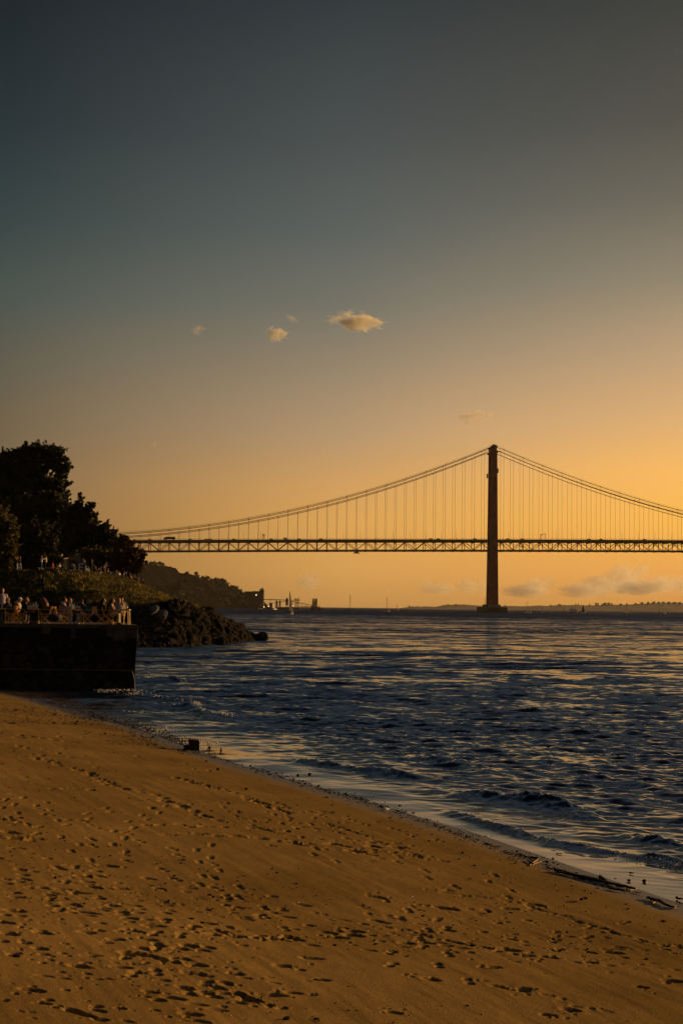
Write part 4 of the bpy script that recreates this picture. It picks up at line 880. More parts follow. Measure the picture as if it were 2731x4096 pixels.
for px, fc, lab, dy in ((41, LF, 'yellow folding chair of the bald guest in black at the first table', 0), (64, RT, 'yellow folding chair under the guest in the hooded cream jacket', .45), (88, RT, 'yellow folding chair of the fair haired guest at the second table', -.1), (181, LF, 'yellow folding chair under the woman with big brown hair', 0), (246, RT, 'yellow folding chair under the woman with the hair bun', 0), (350, LF, 'yellow folding chair under the man leaning over the third table', 0), (407, RT, 'yellow folding chair under the woman in black facing right', .1), (437, RT, 'yellow folding chair under the woman in the cream skirt', -.1), (478, math.pi, 'yellow folding chair behind the fourth table under the man in grey', .75), (268, RT, 'yellow folding chair behind the bun woman, mostly hidden', .8)):
    chair(px, fc, lab, dy)
G = 'guests on the terrace'
person('person standing at the left picture edge in a pale lavender shirt and dark trousers', G, tpos(8, -.1), R(200), 'stand', 'lav', 'black', 'short', 'brown', arms='down', scale=1.0)
person('bald seated person in a black jacket at the first table', G, tpos(38), LF, 'chair', 'black', 'grey', None, sk=skin2, lean=.1, arms='table')
person('seated person in a hooded cream jacket and pale cap facing the second table', G, tpos(68, .45), RT, 'chair', 'cream', 'jean', 'short', 'brown', lean=.15, cap='white', hood=True)
person('fair haired person in black seated close to the second table', G, tpos(93, -.1), RT, 'chair', 'black', 'black', 'short', 'blond', lean=.22)
person('person with a large mass of brown hair and a black coat seen from behind', G, tpos(176), R(60), 'chair', 'black', 'black', 'big', 'brown', lean=.1)
person('person with hair in a bun and a dusty pink hooded jacket at the third table', G, tpos(250), RT, 'chair', 'pink', 'lav', 'bun', 'black', lean=.12, hood=True, arms='lift')
person('dark haired person half hidden behind the one with the bun', G, tpos(272, .8), RT, 'chair', 'black', 'black', 'long', 'brown', lean=.1)
person('person in dark jacket and lavender trousers leaning over the third table', G, tpos(346), LF, 'chair', 'navy', 'lav', 'short', 'black', lean=.36, sk=skin2)
person('person in black with long dark hair looking right, before the last table', G, tpos(411, .1), RT, 'chair', 'black', 'black', 'long', 'black', lean=.02, arms='lap')
person('person in a light brown top and cream skirt at the last table', G, tpos(442, -.1), RT, 'chair', 'brown', 'cream', 'long', 'black', lean=.1)
person('person with pale hair, grey jacket and white shirt behind the last table', G, tpos(477, .75), math.pi, 'chair', 'grey', 'black', 'short', 'grey', lean=.05, head=.4)
person('person with reddish hair mostly hidden behind the one in grey', G, tpos(487, 1.5), R(200), 'stand', 'brown', 'black', 'long', 'brown', arms='down', scale=.78)
# bag under chair
o = thing('handbag', 'glossy golden handbag on the ground under the chair at the last table', 'bag', tpos(440, -.35)); g = MB(); g.ball((0, 0, .14), (.17, .08, .14), 12, 8); g.build('pouch', mat('gold_leather', (.6, .35, .06), .3, .1, metal=.4), o); g = MB(); g.tube([(-.1, 0, .24), (-.06, 0, .36), (.06, 0, .36), (.1, 0, .24)], .01, 6); g.build('handle', black, o)
glassm = mat('clear_glass', (.75, .72, .66), .06, .03, spec=.8, trans=.25); amber = mat('amber_drink', (.75, .32, .05), .1, .1, trans=.15, spec=.8); winem = mat('dark_bottle_glass', (.06, .05, .02), .1, .1, spec=.8); chinam = mat('white_china', (.75, .72, .68), .25, .03)
def item(kind, px, dy, lab, grp):
    p = tpos(px, dy)+Vector((0, 0, .747))
    nm = {'g': 'drinking_glass', 'w': 'wine_glass', 'b': 'glass_bottle', 'p': 'plate', 'c': 'candle_jar', 'd': 'drinking_glass'}[kind]; o = thing(nm, lab, {'g': 'glass', 'w': 'glass', 'b': 'bottle', 'p': 'plate', 'c': 'candle', 'd': 'glass'}[kind], p, 0, grp)
    g = MB()
    if kind in 'gd': g.lathe((0, 0, 0), [(.028, 0), (.036, .01), (.042, .13), (.038, .13), (.033, .02), (.002, .02)], 12); g.build('tumbler', glassm, o)
    if kind == 'd': g = MB(); g.lathe((0, 0, 0), [(.030, .022), (.037, .10), (.001, .10)], 12); g.build('drink', amber, o)
    if kind == 'w':
        g.lathe((0, 0, 0), [(.036, 0), (.034, .006), (.006, .01), (.005, .09), (.03, .11), (.043, .15), (.036, .20), (.033, .20), (.040, .15), (.002, .11)], 12); g.build('goblet', glassm, o)
        g = MB(); g.lathe((0, 0, 0), [(.002, .112), (.028, .114), (.039, .145), (.001, .146)], 12); g.build('drink', amber, o)
    if kind == 'b':
        g.lathe((0, 0, 0), [(.038, 0), (.04, .01), (.04, .17), (.034, .20), (.014, .235), (.013, .29), (.016, .30), (.012, .305)], 12); g.build('bottle_body', winem if random.random() < .35 else glassm, o)
        g = MB(); g.lathe((0, 0, 0), [(.0405, .06), (.041, .061), (.041, .13), (.0405, .131)], 12); g.build('paper_label', chinam, o)
    if kind == 'p': g.lathe((0, 0, 0), [(.05, 0), (.09, .008), (.13, .022), (.128, .026), (.08, .014), (.002, .012)], 16); g.build('dish', chinam, o); g = MB(); g.ball((0, 0, .03), (.06, .05, .025), 8, 5); g.build('food', CLO['brown'], o)
    if kind == 'c': g.lathe((0, 0, 0), [(.04, 0), (.05, .03), (.05, .12), (.045, .12), (.04, .03), (.002, .03)], 12); g.build('jar', amber, o); g = MB(); g.lathe((0, 0, .03), [(.03, 0), (.03, .05), (.001, .055)], 10); g.build('wax', chinam, o)
for (pxs, nm) in (((112, 116, 119, 122, 126, 129, 133, 137, 140, 143, 147, 150, 153), 'second'), ((283, 287, 291, 294, 297, 301, 305, 308, 312, 316, 320), 'third'), ((478, 483, 488, 493, 498, 503, 508), 'fourth'), ((-4, 2, 8), 'first')):
    pat = {'second': 'gcbdgbwdgbdgw', 'third': 'gbdwbdgbdgc', 'fourth': 'pwgwdcb', 'first': 'pgd'}[nm]
    for i, (px, k_) in enumerate(zip(pxs, pat)):
        dsc = {'g': 'empty clear tumbler', 'd': 'tumbler of amber drink', 'w': 'stemmed wine glass', 'b': 'glass bottle with a paper label', 'p': 'white plate with food', 'c': 'amber candle jar'}[k_]
        item(k_, px, random.uniform(-.25, .25), '%s on the %s terrace table' % (dsc, nm), 'tableware on the %s table' % nm)
for px, dy, lab in ((452, -.5, 'pale golden drinks can on the ground beside the handbag'), (428, -.4, 'golden drinks can under the chair of the woman in black')):
    o = thing('drinks_can', lab, 'can', tpos(px, dy)); g = MB(); g.lathe((0, 0, 0), [(.03, 0), (.034, .01), (.034, .15), (.028, .165)], 12); g.build('can_body', MATS['gold_leather'], o); g = MB(); g.lathe((0, 0, .165), [(.027, 0), (.001, .002)], 12); g.build('lid', greym, o)

# ---------------------------------------------------------------- picnickers on the hill
def hp(px, dy=-1.2):
    p = hill_at(px, .715); k = (p.y+dy)/p.y; return Vector((p.x*k, p.y+dy, p.z+.02))
G = 'people on the hill top'
PK = [(68, 'stand', 'black', 'white', 'short', 'black', R(-60), 'down', 'standing person in white trousers and a dark top beside the golden leaved tree', .0), (80, 'stand', 'black', 'blue', 'short', 'black', R(-90), 'down', 'person in pale blue trousers striding right beside the golden leaved tree', .22),
(166, 'stand', 'white', 'jean', 'short', 'black', R(-70), 'hug', 'standing person in a white shirt and jeans hugging another on the ridge', 0), (184, 'stand', 'cream', 'black', 'short', 'brown', R(80), 'hug', 'standing person in cream top and dark trousers hugged by one in white', 0),
(334, 'stand', 'lav', 'black', 'short', 'black', R(150), 'down', 'standing person in a lavender shirt seen from behind beside the letter board', 0), (367, 'stand', 'black', 'black', 'short', 'blond', R(-100), 'lap', 'standing person in black behind the seated picnic group', 0), (414, 'stand', 'pink', 'black', 'short', 'black', R(-80), 'lift', 'bending person in a pinkish patterned shirt among the picnickers', 0),
(208, 'ground', 'red', 'black', 'short', 'black', R(90), 'back', 'person lounging on the ground right of the hugging couple', 0), (243, 'ground', 'white', 'black', 'short', 'brown', R(-90), 'back', 'person in white lying low on the lawn, alone', 0), (285, 'ground', 'black', 'black', 'short', 'black', R(-120), 'lap', 'dark clad seated person left of the gabled building', 0), (296, 'ground', 'grey', 'black', 'long', 'brown', R(160), 'lap', 'grey clad seated person in front of the gabled building', 0),
(340, 'ground', 'blue', 'white', 'short', 'black', R(-60), 'lap', 'seated person in a pale blue shirt beside the letter board', 0), (354, 'ground', 'red', 'black', 'long', 'brown', R(90), 'lap', 'seated person in rust red next to the one in pale blue', 0), (377, 'ground', 'black', 'black', 'short', 'blond', R(-100), 'lap', 'fair haired seated person in black, left of a similar pair', 0), (386, 'ground', 'navy', 'black', 'short', 'blond', R(100), 'lap', 'fair haired seated person in navy facing left', 0), (398, 'ground', 'black', 'grey', 'short', 'black', R(180), 'lap', 'dark seated person below the bending one in pink', 0),
(430, 'ground', 'red', 'jean', 'long', 'brown', R(-90), 'lap', 'long haired seated person in rust red and jeans near a bottle', 0), (464, 'ground', 'grey', 'black', 'short', 'black', R(150), 'back', 'grey clad person leaning back beside one in white', 0), (477, 'ground', 'white', 'black', 'short', 'black', R(-150), 'back', 'broad seated person in a white shirt leaning on one arm', 0),
(494, 'ground', 'pink', 'blue', 'short', 'brown', R(-90), 'lap', 'small seated person in pink right of the white shirt', 0), (506, 'ground', 'black', 'black', 'short', 'grey', R(170), 'lap', 'grey haired seated person in black, first of the dark row under the reddish tree', 0), (517, 'ground', 'navy', 'black', 'short', 'blond', R(-90), 'lap', 'seated person in navy, second of the dark row under the reddish tree', 0), (526, 'ground', 'red', 'black', 'short', 'black', R(90), 'lap', 'seated person in rust red in the dark row under the reddish tree', 0), (534, 'ground', 'black', 'black', 'short', 'grey', R(-100), 'lap', 'grey haired seated person in the dark row beside one in rust red', 0), (544, 'ground', 'black', 'jean', 'short', 'black', R(120), 'lap', 'seated person in black and jeans near the end of the dark row', 0), (552, 'ground', 'grey', 'black', 'short', 'brown', R(-60), 'lap', 'seated person in grey at the end of the dark row', 0), (567, 'ground', 'black', 'black', 'short', 'black', R(-90), 'lap', 'person in black sitting alone at the right end of the ridge', 0)]
for i, (px, ps, tp_, bt, hr_, hc, fc, ar, lab, st_) in enumerate(PK):
    person(lab, G, hp(px, -1.0-.6*(i % 3)), fc, ps, tp_, bt, hr_, hc, fine=False, arms=ar, legs='bent' if i % 3 else 'out', lean=(.5 if 'bending' in lab else (-.25 if ar == 'back' else .12 if ps == 'ground' else 0)), stride=st_, sk=skin if i % 2 else skin2)
o = thing('letter_board', 'dark notice board with a white letter E standing on the hill ridge', 'sign', hp(323, -1.2)); g = MB(); g.box((0, 0, .62), (1.5, .06, 1.2)); g.build('board', mat('board_paint', (.05, .05, .05), .8), o)
g = MB(); g.box((-.17, -.045, .62), (.20, .03, .95))
for z in (.22, .62, 1.02): g.box((.14, -.045, z), (.42, .03, .17))
g.build('letter', CLO['white'], o)
for x in (-.6, .6): g = MB(); g.box((x, .06, .3), (.06, .06, .7)); g.build('leg', black, o)
o = thing('picnic_blanket', 'pale crumpled picnic blanket lying on the ridge right of the hugging couple', 'blanket', hp(205, -2.2)); g = MB()
nb = 14; g.add([(-1.6+3.2*i/nb, -.8+1.6*j/6, .05+.09*random.random()) for i in range(nb+1) for j in range(7)], [(i*7+j, (i+1)*7+j, (i+1)*7+j+1, i*7+j+1) for i in range(nb) for j in range(6)]); g.build('blanket_cloth', CLO['blue'], o)
for px, lab in ((404, 'clear bottle standing on the grass left of the woman in jeans'), (448, 'tall pale bottle alone on the grass between two groups'), (496, 'white bottle on the grass before the small person in pink')):
    p = hp(px, -3); o = thing('glass_bottle', lab, 'bottle', p, 0, 'bottles on the picnic lawn'); g = MB(); g.lathe((0, 0, 0), [(.05, 0), (.055, .2), (.02, .28), (.02, .38)], 10); g.build('bottle_body', chinam, o); g = MB(); g.lathe((0, 0, .38), [(.022, 0), (.022, .03), (.001, .032)], 8); g.build('cap', CLO['red'], o)

# ---------------------------------------------------------------- boats
hullw = mat('white_hull', (.65, .63, .6), .3, .06, spec=.6); hulld = mat('dark_hull', (.05, .05, .06), .4, .2); sailw = mat('sail_cloth', (.55, .52, .48), .8, .08); saild = mat('dark_sail_cloth', (.04, .036, .045), .8, .2); alum = mat('mast_alloy', (.12, .11, .10), .5, .1)
def hull_mb(Ln, Bm, H):
    g = MB(); st = [(-.5, .62, .0), (-.3, .9, .0), (0, 1, .0), (.25, .78, .02), (.42, .35, .08), (.5, .03, .14)]; sec = []
    for x, w, sh in st:
        for y, z in ((-1, 1), (-.85, .35), (-.35, -.15), (.35, -.15), (.85, .35), (1, 1)): sec.append((x*Ln, y*w*Bm/2, z*H+(sh*H*2 if z > .5 else 0)))
    k = 6; fs = [(i*k+j, i*k+j+1, (i+1)*k+j+1, (i+1)*k+j) for i in range(len(st)-1) for j in range(k-1)]
    fs += [tuple(range(k))[::-1]] + [((i+1)*k, (i+1)*k+5, i*k+5, i*k) for i in range(len(st)-1)] + [tuple((len(st)-1)*k+j for j in range(k))]
    g.add(sec, fs); return g
def sailboat(px, ytop, ywl, Lpx, rz, lab, sail=None, heel=0.0, hm=None, people=0, Yd=None, glow=False):
    hz = 2429.7+.0115*(px-1365); Yd = Yd or min(2600, CAMZ*F/max(1, ywl-hz)); k = pxm(Yd); p = at(px, 2440, Yd); p.z = 0
    o = thing('sailboat', lab, 'sailboat', p, rz, 'sailing boats on the river'); o.rotation_euler = (heel, 0, rz)
    Ln = Lpx*k/max(.35, abs(math.cos(rz))); Hm = (ywl-ytop)*k; fb = max(.9, Ln*.10)
    hull_mb(Ln, Ln*.3, fb).build('hull', hm or hullw, o)
    g = MB(); g.prism([(-Ln*.12, fb), (Ln*.2, fb), (Ln*.12, fb+Ln*.055), (-Ln*.1, fb+Ln*.06)], -Ln*.09, Ln*.09); g.build('cabin', hm or hullw, o)
    g = MB(); r = max(.14, .24*k/.3); g.tube([(Ln*.06, 0, fb*.5), (Ln*.06, 0, Hm)], [r, r*.7], 6); g.beam((Ln*.06, -Ln*.07, Hm*.6), (Ln*.06, Ln*.07, Hm*.6), r*.8); g.build('mast', alum, o)
    g = MB(); g.tube([(Ln*.06, 0, fb+Hm*.07), (-Ln*.36, 0, fb+Hm*.07)], r*.9, 6)
    if not sail: g.tube([(Ln*.04, 0, fb+Hm*.085), (-Ln*.34, 0, fb+Hm*.08)], [r*2.4, r*1.6], 7)
    g.build('boom', alum, o)
    g = MB(); w = r*.25
    for a in ((Ln*.49, 0, fb*1.2), (-Ln*.49, 0, fb)): g.tube([a, (Ln*.06, 0, Hm*.97)], w, 4)
    g.build('rigging', alum, o)
    if sail:
        g = MB(); m_ = 12
        for i in range(m_+1):
            u = i/m_; z = fb+Hm*.09+(Hm*.88)*u; wd = Ln*.44*(1-u)**.75
            for j in range(5): q = j/4; g.v.append((Ln*.05-wd*q, math.sin(q*math.pi)*wd*.12+wd*q*.25, z))
        g.f = [(i*5+j, i*5+j+1, (i+1)*5+j+1, (i+1)*5+j) for i in range(m_) for j in range(4)]; s_ = g.build('mainsail', sail, o, True); md = s_.modifiers.new('thick', 'SOLIDIFY'); md.thickness = .04
        g = MB(); g.add([(Ln*.47, 0, fb*1.3), (Ln*.10, 0, fb+Hm*.75), (Ln*.06, Ln*.06, fb+Hm*.06), (Ln*.2, Ln*.07, fb+Hm*.3)], [(0, 3, 1), (0, 2, 3), (3, 2, 1)]); s_ = g.build('jib', sail, o); md = s_.modifiers.new('thick', 'SOLIDIFY'); md.thickness = .04
    for i in range(people):
        g = MB(); x = -Ln*(.12+.13*i); g.tube([(x, 0, fb*.8), (x, 0, fb+.35), (x, 0, fb+.55)], [.24, .28, .1], 8); g.ball((x, 0, fb+.78), .14, 8, 6); c = tag(g.build('person', CLO['black']), 'dark clothed person sitting in the cockpit of the nearest sailboat' if i == 0 else 'second crew member nearer the stern of the nearest sailboat', 'person'); c.matrix_world = Matrix.Translation(p) @ Matrix.Rotation(rz, 4, 'Z')
    return o
sailboat(1168, 2367, 2459.5, 14, R(70), 'nearest sailboat, with a tall narrow dark sail and a crew of two', sail=saild, heel=R(-7), hm=hulld, people=2)
sailboat(1097, 2391, 2431.5, 11, R(75), 'small white sailed boat between the harbour conveyor and the moored workboat', sail=sailw, Yd=1900)
sailboat(1399, 2373, 2442.5, 18, R(70), 'sailboat with bare mast midway between the dark barge and the tower', hm=hulld, Yd=1500)
sailboat(1546, 2383, 2441.5, 25, R(14), 'sailboat with bare mast nearest to the tower on its left side', Yd=1600)
sailboat(1587, 2413, 2436.8, 16, R(5), 'tiny distant sailboat at the left end of the far shore', Yd=2600)
sailboat(1938, 2386, 2446, 14, R(60), 'sailboat whose thin mast rises just left of the tower foot', Yd=1710)
sailboat(2108, 2397, 2443.5, 27, R(160), 'sailboat with bare mast and sun glinting stern right of the tower', Yd=1700)
sailboat(2167, 2423, 2443, 7, R(70), 'tiny sailboat with a short dark sail, second right of the tower', sail=saild, hm=hulld, Yd=2200)
sailboat(2205, 2413, 2443.5, 7, R(80), 'tiny sailboat with a bare mast seen end on, third right of the tower', hm=hulld, Yd=2200)
sailboat(2255, 2412, 2443.5, 18, R(10), 'dark sailboat with a bare mast just left of the ferry', hm=hulld, Yd=2100)
sailboat(2331, 2411, 2444.5, 15, R(150), 'sailboat with a raised dark sail just right of the ferry', sail=saild, Yd=2000)
sailboat(2504, 2417, 2446.5, 9, R(60), 'lone small sailboat halfway from the ferry to the right edge', hm=hulld, Yd=2200)
sailboat(2635, 2410, 2449.5, 17, R(20), 'left boat of the pair of sailboats near the right edge', hm=hulld, Yd=1900)
sailboat(2657, 2415, 2450.5, 12, R(50), 'right boat of the pair of sailboats near the right edge', hm=hulld, Yd=1900)
def basept(px, Yd, z=0.0): p = at(px, 2440, Yd); p.z = z; return p
litm = mat('sun_tinted_glass', (.8, .6, .3), .08, .02, spec=1.0)  # warm sun glow put into the window colour
# ferry
Yd = 1900; k = pxm(Yd); p = basept(2293, Yd); o = thing('ferry', 'rounded two deck passenger ferry crossing right of the tower', 'ferry', p, R(12)); Ln = 35*k
hull_mb(Ln, 4.5, 1.9).build('hull', hulld, o)
g = MB(); g.prism([(-Ln*.48, 1.8), (Ln*.40, 1.8), (Ln*.36, 4.0), (Ln*.30, 4.2), (-Ln*.46, 4.2)], -2, 2); g.build('lower_cabin', hullw, o)
g = MB(); g.prism([(-Ln*.42, 4.2), (Ln*.28, 4.2), (Ln*.2, 6.0), (-Ln*.38, 6.1)], -1.7, 1.7); g.build('upper_cabin', hullw, o)
g = MB()
for i in range(9): g.box((-Ln*.42+i*Ln*.09, 0, 3.1), (Ln*.06, 4.06, .8))
g.build('window', glass_d, o)
g = MB(); g.tube([(-Ln*.2, 0, 6), (-Ln*.2, 0, 10)], [.16, .08], 6); g.beam((-Ln*.27, 0, 8), (-Ln*.13, 0, 8), .14); g.build('mast', alum, o)
# workboats
def workboat(px, Lpx, Yd, lab, hcol, rz=0):
    k = pxm(Yd); p = basept(px, Yd); o = thing('motor_boat', lab, 'boat', p, rz); Ln = Lpx*k; H = max(1.0, Ln*.07); hull_mb(Ln, Ln*.24, H).build('hull', hcol, o)
    g = MB(); g.prism([(-Ln*.3, H), (Ln*.18, H), (Ln*.12, H+Ln*.09), (-Ln*.28, H+Ln*.09)], -Ln*.08, Ln*.08); g.build('cabin', hullw, o)
    g = MB(); 
    for x in (-.2, -.05, .08): g.box((Ln*x, 0, H+Ln*.055), (Ln*.08, Ln*.165, Ln*.035))
    g.build('window', litm, o); g = MB(); g.tube([(-Ln*.05, 0, H+Ln*.08), (-Ln*.05, 0, H+Ln*.24)], .1, 5); g.tube([(-Ln*.3, 0, H), (-Ln*.3, 0, H+Ln*.14)], .09, 5); g.build('mast', alum, o)
workboat(1046, 50, 1500, 'long low dark motor boat in front of the end of the far hill', hulld, R(5)); workboat(836, 22, 2000, 'small boat with orange deck moored at the foot of the far hill', mat('orange_hull', (.5, .2, .06), .5), R(10)); workboat(806, 26, 2010, 'pale small boat moored left of the orange one by the far hill', hullw, R(-8))
workboat(1105, 10, 1905, 'tiny pale launch beside the white sailed boat', hullw, R(60))
# ---------------------------------------------------------------- harbour on the left bank
YH = 2450; kh = pxm(YH); portm = mat('harbour_concrete', (.05, .042, .037), .9, .25, .05); portd = mat('rusty_dark_steel', (.035, .025, .02), .8, .3, .1)
def hx(px): return basept(px, YH).x
def hz_(px, y): return at(px, y, YH).z
g = MB(); x0, x1 = hx(870), hx(1200); g.box(((x0+x1)/2, YH+10, 1.0), (x1-x0, 30, 3.4)); o = g.build('harbour_quay', portd); tag(o, 'low dark harbour quay at the foot of the far hill', 'quay')
o = thing('silo_building', 'tall grey grain silo building with a tower at the end of the far hill', 'building', (hx(1010), YH+60, 0)); ox = hx(1010)
for a, b, yt in ((972, 1001, 2364), (1001, 1031, 2363)):
    g = MB(); zt = hz_(a, yt); g.box(((hx(a)+hx(b))/2-ox, 0, zt/2), ((hx(b)-hx(a))-.6, 26, zt))
    for i in range(5): x = hx(a)-ox+(hx(b)-hx(a))*(i+.5)/5; g.tube([(x, -13, 0), (x, -13, zt-2)], (hx(b)-hx(a))/10*.92, 8)
    g.build('silo_block', portm, o)
g = MB(); zt = hz_(1040, 2357); g.box((hx(1039)-ox, 0, zt/2), (hx(1047)-hx(1031), 28, zt)); g.build('tower_block', portm, o)
g = MB(); 
for i in range(4): g.box((hx(1034+i*3.5)-ox, -6, zt+.9), (1.0, 3, 2.2))
g.box((hx(1039)-ox, 0, zt+2.2), (hx(1045)-hx(1033), 20, .5)); g.build('roof_parapet', portm, o); g = MB(); g.tube([(hx(1042)-ox, 0, zt), (hx(1042)-ox, 0, zt+6)], .18, 5); g.tube([(hx(1046)-ox, -8, zt), (hx(1046)-ox, -8, zt+2.4)], .15, 5); g.build('antenna', portd, o)
g = MB(); g.box((hx(1020)-ox, -30, 24), (2, .5, 1.6)); g.build('lit_window', mat('lamp_glow', (.9, .6, .3), .5, emit=((1, .62, .25), 2.2)), o)
o = thing('low_warehouse', 'long low warehouse below the grain silo at the water', 'warehouse', (hx(1022), YH+4, 2.6)); g = MB(); g.prism([(-9, 0), (9, 0), (9, 4.6), (-9, 4.6)], -6, 6); g.build('wall', portd, o); g = MB(); g.prism([(-9.5, 4.6), (9.5, 4.6), (8.5, 6.2), (-8.5, 6.2)], -6.4, 6.4); g.build('roof', portm, o)
o = thing('conveyor_bridge', 'long thin elevated conveyor running from the silo to the loading towers', 'conveyor', (hx(1050), YH+5, 0)); ox = hx(1050)
def seg(a, ya, b, yb, w=1.4): return (hx(a)-ox, 0, hz_(a, ya)), (hx(b)-ox, 0, hz_(b, yb)), w
g = MB(); 
for q in ((1052, 2397, 1146, 2400.5),): a, b, w = seg(*q); g.beam(a, b, 1.8, 1.2)
g.build('gallery', portd, o)
for q in ((1072, 2414, 1146, 2405), (1157, 2407, 1182, 2398), (1166, 2405, 1250, 2422)): g = MB(); a, b, w = seg(*q); g.beam(a, b, 1.4, .9); g.build('sloping_gallery', portd, o)
for px, yt in ((1081, 2399), (1102, 2399), (1171, 2407), (1192, 2410), (1206, 2413), (1220, 2416), (1228, 2418)):
    g = MB(); g.box((hx(px)-ox, 0, hz_(px, yt)/2), (.6, .6, hz_(px, yt))); g.build('support_leg', portd, o)
for q, lab in (((1147, 2392, 10), 'tall transfer tower where the harbour conveyor changes direction'), ((1107, 2402, 6), 'left small hopper tower under the long conveyor'), ((1119, 2402, 6), 'right small hopper tower under the long conveyor'), ((1083, 2412, 12), 'squat conveyor house beside the white sailed boat')):
    px, yt, w = q; zt = hz_(px, yt); W_ = w*kh; o = thing('hopper_tower', lab, 'tower', (hx(px), YH+4, 0), 0, 'hopper towers in the harbour')
    g = MB(); 
    for x in (-1, 1):
        for y in (-1, 1): g.beam((x*W_/2, y*2, 0), (x*W_/2, y*2, zt*.5), .5)
    g.beam((-W_/2, -2, 0), (W_/2, -2, zt*.5), .35); g.beam((W_/2, -2, 0), (-W_/2, -2, zt*.5), .35); g.build('frame', portd, o)
    g = MB(); g.prism([(-W_*.25, zt*.35), (W_*.25, zt*.35), (W_*.5, zt*.6), (W_*.5, zt*.88), (W_*.25, zt), (-W_*.25, zt), (-W_*.5, zt*.88), (-W_*.5, zt*.6)], -2.4, 2.4); g.build('hopper', portd, o)
o = thing('loading_tower', 'lattice ship loading tower group at the right end of the harbour quay', 'crane', (hx(1188), YH+3, 0)); ox = hx(1188)
for px, yt in ((1180, 2392), (1184, 2393), (1189, 2392), (1194, 2392)):
    g = MB(); x = hx(px)-ox; zt = hz_(px, yt)
    for d in (-.9, .9): g.beam((x+d, 0, 0), (x+d*.6, 0, zt), .32)
    for i in range(7): g.beam((x-.9, 0, i*zt/7), (x+.8, 0, (i+1)*zt/7), .22)
    g.build('lattice_mast', portd, o)
g = MB(); g.box((hx(1188)-ox, 0, hz_(1188, 2400)), (9, 3, 1.5)); g.box((hx(1188)-ox, 0, hz_(1188, 2412)), (8.6, 3, .6)); g.build('platform', portd, o)
o = thing('jetty', 'thin jetty on piles joining the harbour to the dark barge', 'jetty', (hx(1225), YH+2, 0)); g = MB(); g.box((0, 0, 5.2), (hx(1252)-hx(1198), 3, .7)); g.build('deck', portd, o)
for px in (1206, 1214, 1222, 1232, 1240): g = MB(); g.box((hx(px)-hx(1225), 0, 2.6), (.6, .6, 5.4)); g.build('pile', portd, o)
# barge with cranes
Yd = 1900; k = pxm(Yd); p = basept(1257, Yd); o = thing('crane_barge', 'dark high sided barge carrying a cluster of lattice cranes', 'barge', p)
g = MB(); g.prism([(-15*k, -.5), (14.5*k, -.5), (14*k, 13*k), (-13*k, 13.5*k)], -5, 5); g.build('hull', hulld, o); g = MB(); g.box((-12*k, 0, 15*k), (5*k, 4, 4*k)); g.box((8*k, 0, 14.5*k), (8*k, 4, 3*k)); g.build('deck_house', portd, o)
for x, dx in ((-7, 1), (-3, -1), (1, 1), (5, -1), (9, 0)):
    g = MB()
    for i in range(9): z0, z1 = (13+i*3.7)*k, (13+(i+1)*3.7)*k; s_ = (1-i*.04); g.beam(((x-2.2*s_+dx*i*.2)*k, 0, z0), ((x+2.2*s_+dx*i*.2)*k, 0, z1), .34); g.beam(((x+2.2*s_+dx*i*.2)*k, 0, z0), ((x-2.2*s_+dx*i*.2)*k, 0, z1), .34); g.beam(((x-2.2*s_)*k, 0, z1), ((x+2.2*s_)*k, 0, z1), .3)
    for q in (-2.2, 2.2): g.beam(((x+q)*k, 0, 13*k), ((x+q*.7+dx*1.6)*k, 0, 46*k), .42)
    g.build('lattice_crane', portd, o)
o = thing('mooring_dolphin', 'small mooring structure just right of the dark crane barge', 'dolphin', basept(1277, 1960)); g = MB(); g.prism([(-2.6, 0), (2.6, 0), (2.2, 3.4), (.4, 3.6), (.2, 5.2), (-1.6, 5.2), (-1.8, 3.2)], -1.5, 1.5); g.build('block', portd, o); g = MB(); g.tube([(1, 0, 3), (1, 0, 6)], .15, 5); g.build('post', portd, o)
for px, py, lab in ((1074, 2425.5, 'glowing lamp left beside the squat conveyor house'), (1170, 2423, 'glowing lamp at the foot of the loading tower'), (1056, 2428, 'bright lamp on the quay behind the long motor boat')):
    p = at(px, py, YH-12); o = thing('harbour_lamp', lab, 'lamp', (p.x, p.y, 0)); g = MB(); g.tube([(0, 0, 0), (0, 0, p.z)], .12, 5); g.build('pole', portd, o); g = MB(); g.ball((0, 0, p.z), .9, 8, 6); g.build('lamp_head', MATS['lamp_glow'], o)
# ---------------------------------------------------------------- far shore
fy = [(1580, 2437), (1600, 2433), (1640, 2428), (1700, 2426.5), (1740, 2427), (1775, 2420), (1840, 2419), (1910, 2422), (1965, 2423), (2030, 2424.5), (2100, 2426), (2125, 2424.5), (2150, 2422), (2190, 2423), (2240, 2419.5), (2290, 2420), (2340, 2421), (2400, 2420), (2460, 2418), (2520, 2417), (2600, 2412), (2650, 2411), (2731, 2412), (2900, 2408), (3300, 2400), (4200, 2395)]
FX = list(range(1576, 2900, 4))+list(range(2900, 4300, 40)); V = np.zeros((len(FX), 14, 3))
for i, px in enumerate(FX):
    for j in range(14):
        w = j/13; Yf = 7600+900*w; hzp = 2429.7+.0115*(px-1365); yb = hzp+CAMZ*F/7600+.6; yt = lp(px, fy)+ (0 if j == 0 else 0)
        q = at(px, yb+(yt-yb)*(w**.75), Yf); V[i, j] = q
V[:, 1:, 2] += 3.5*fbm(V[:, 1:, 0]*.012, V[:, 1:, 1]*.01, 4)*np.linspace(.3, 1, 13)[None, :]
bk = V[:, -1:, :].copy(); bk[..., 1] += 900; bk[..., 2] = -6; V = np.concatenate([V, bk], 1)
tag(np_mesh('far_shore', V.reshape(-1, 3), grid_faces(len(FX), 15)[:, ::-1], mat('distant_land', (.03, .026, .018), .95, col2=(.09, .075, .055), scale=.01)), kind='structure')
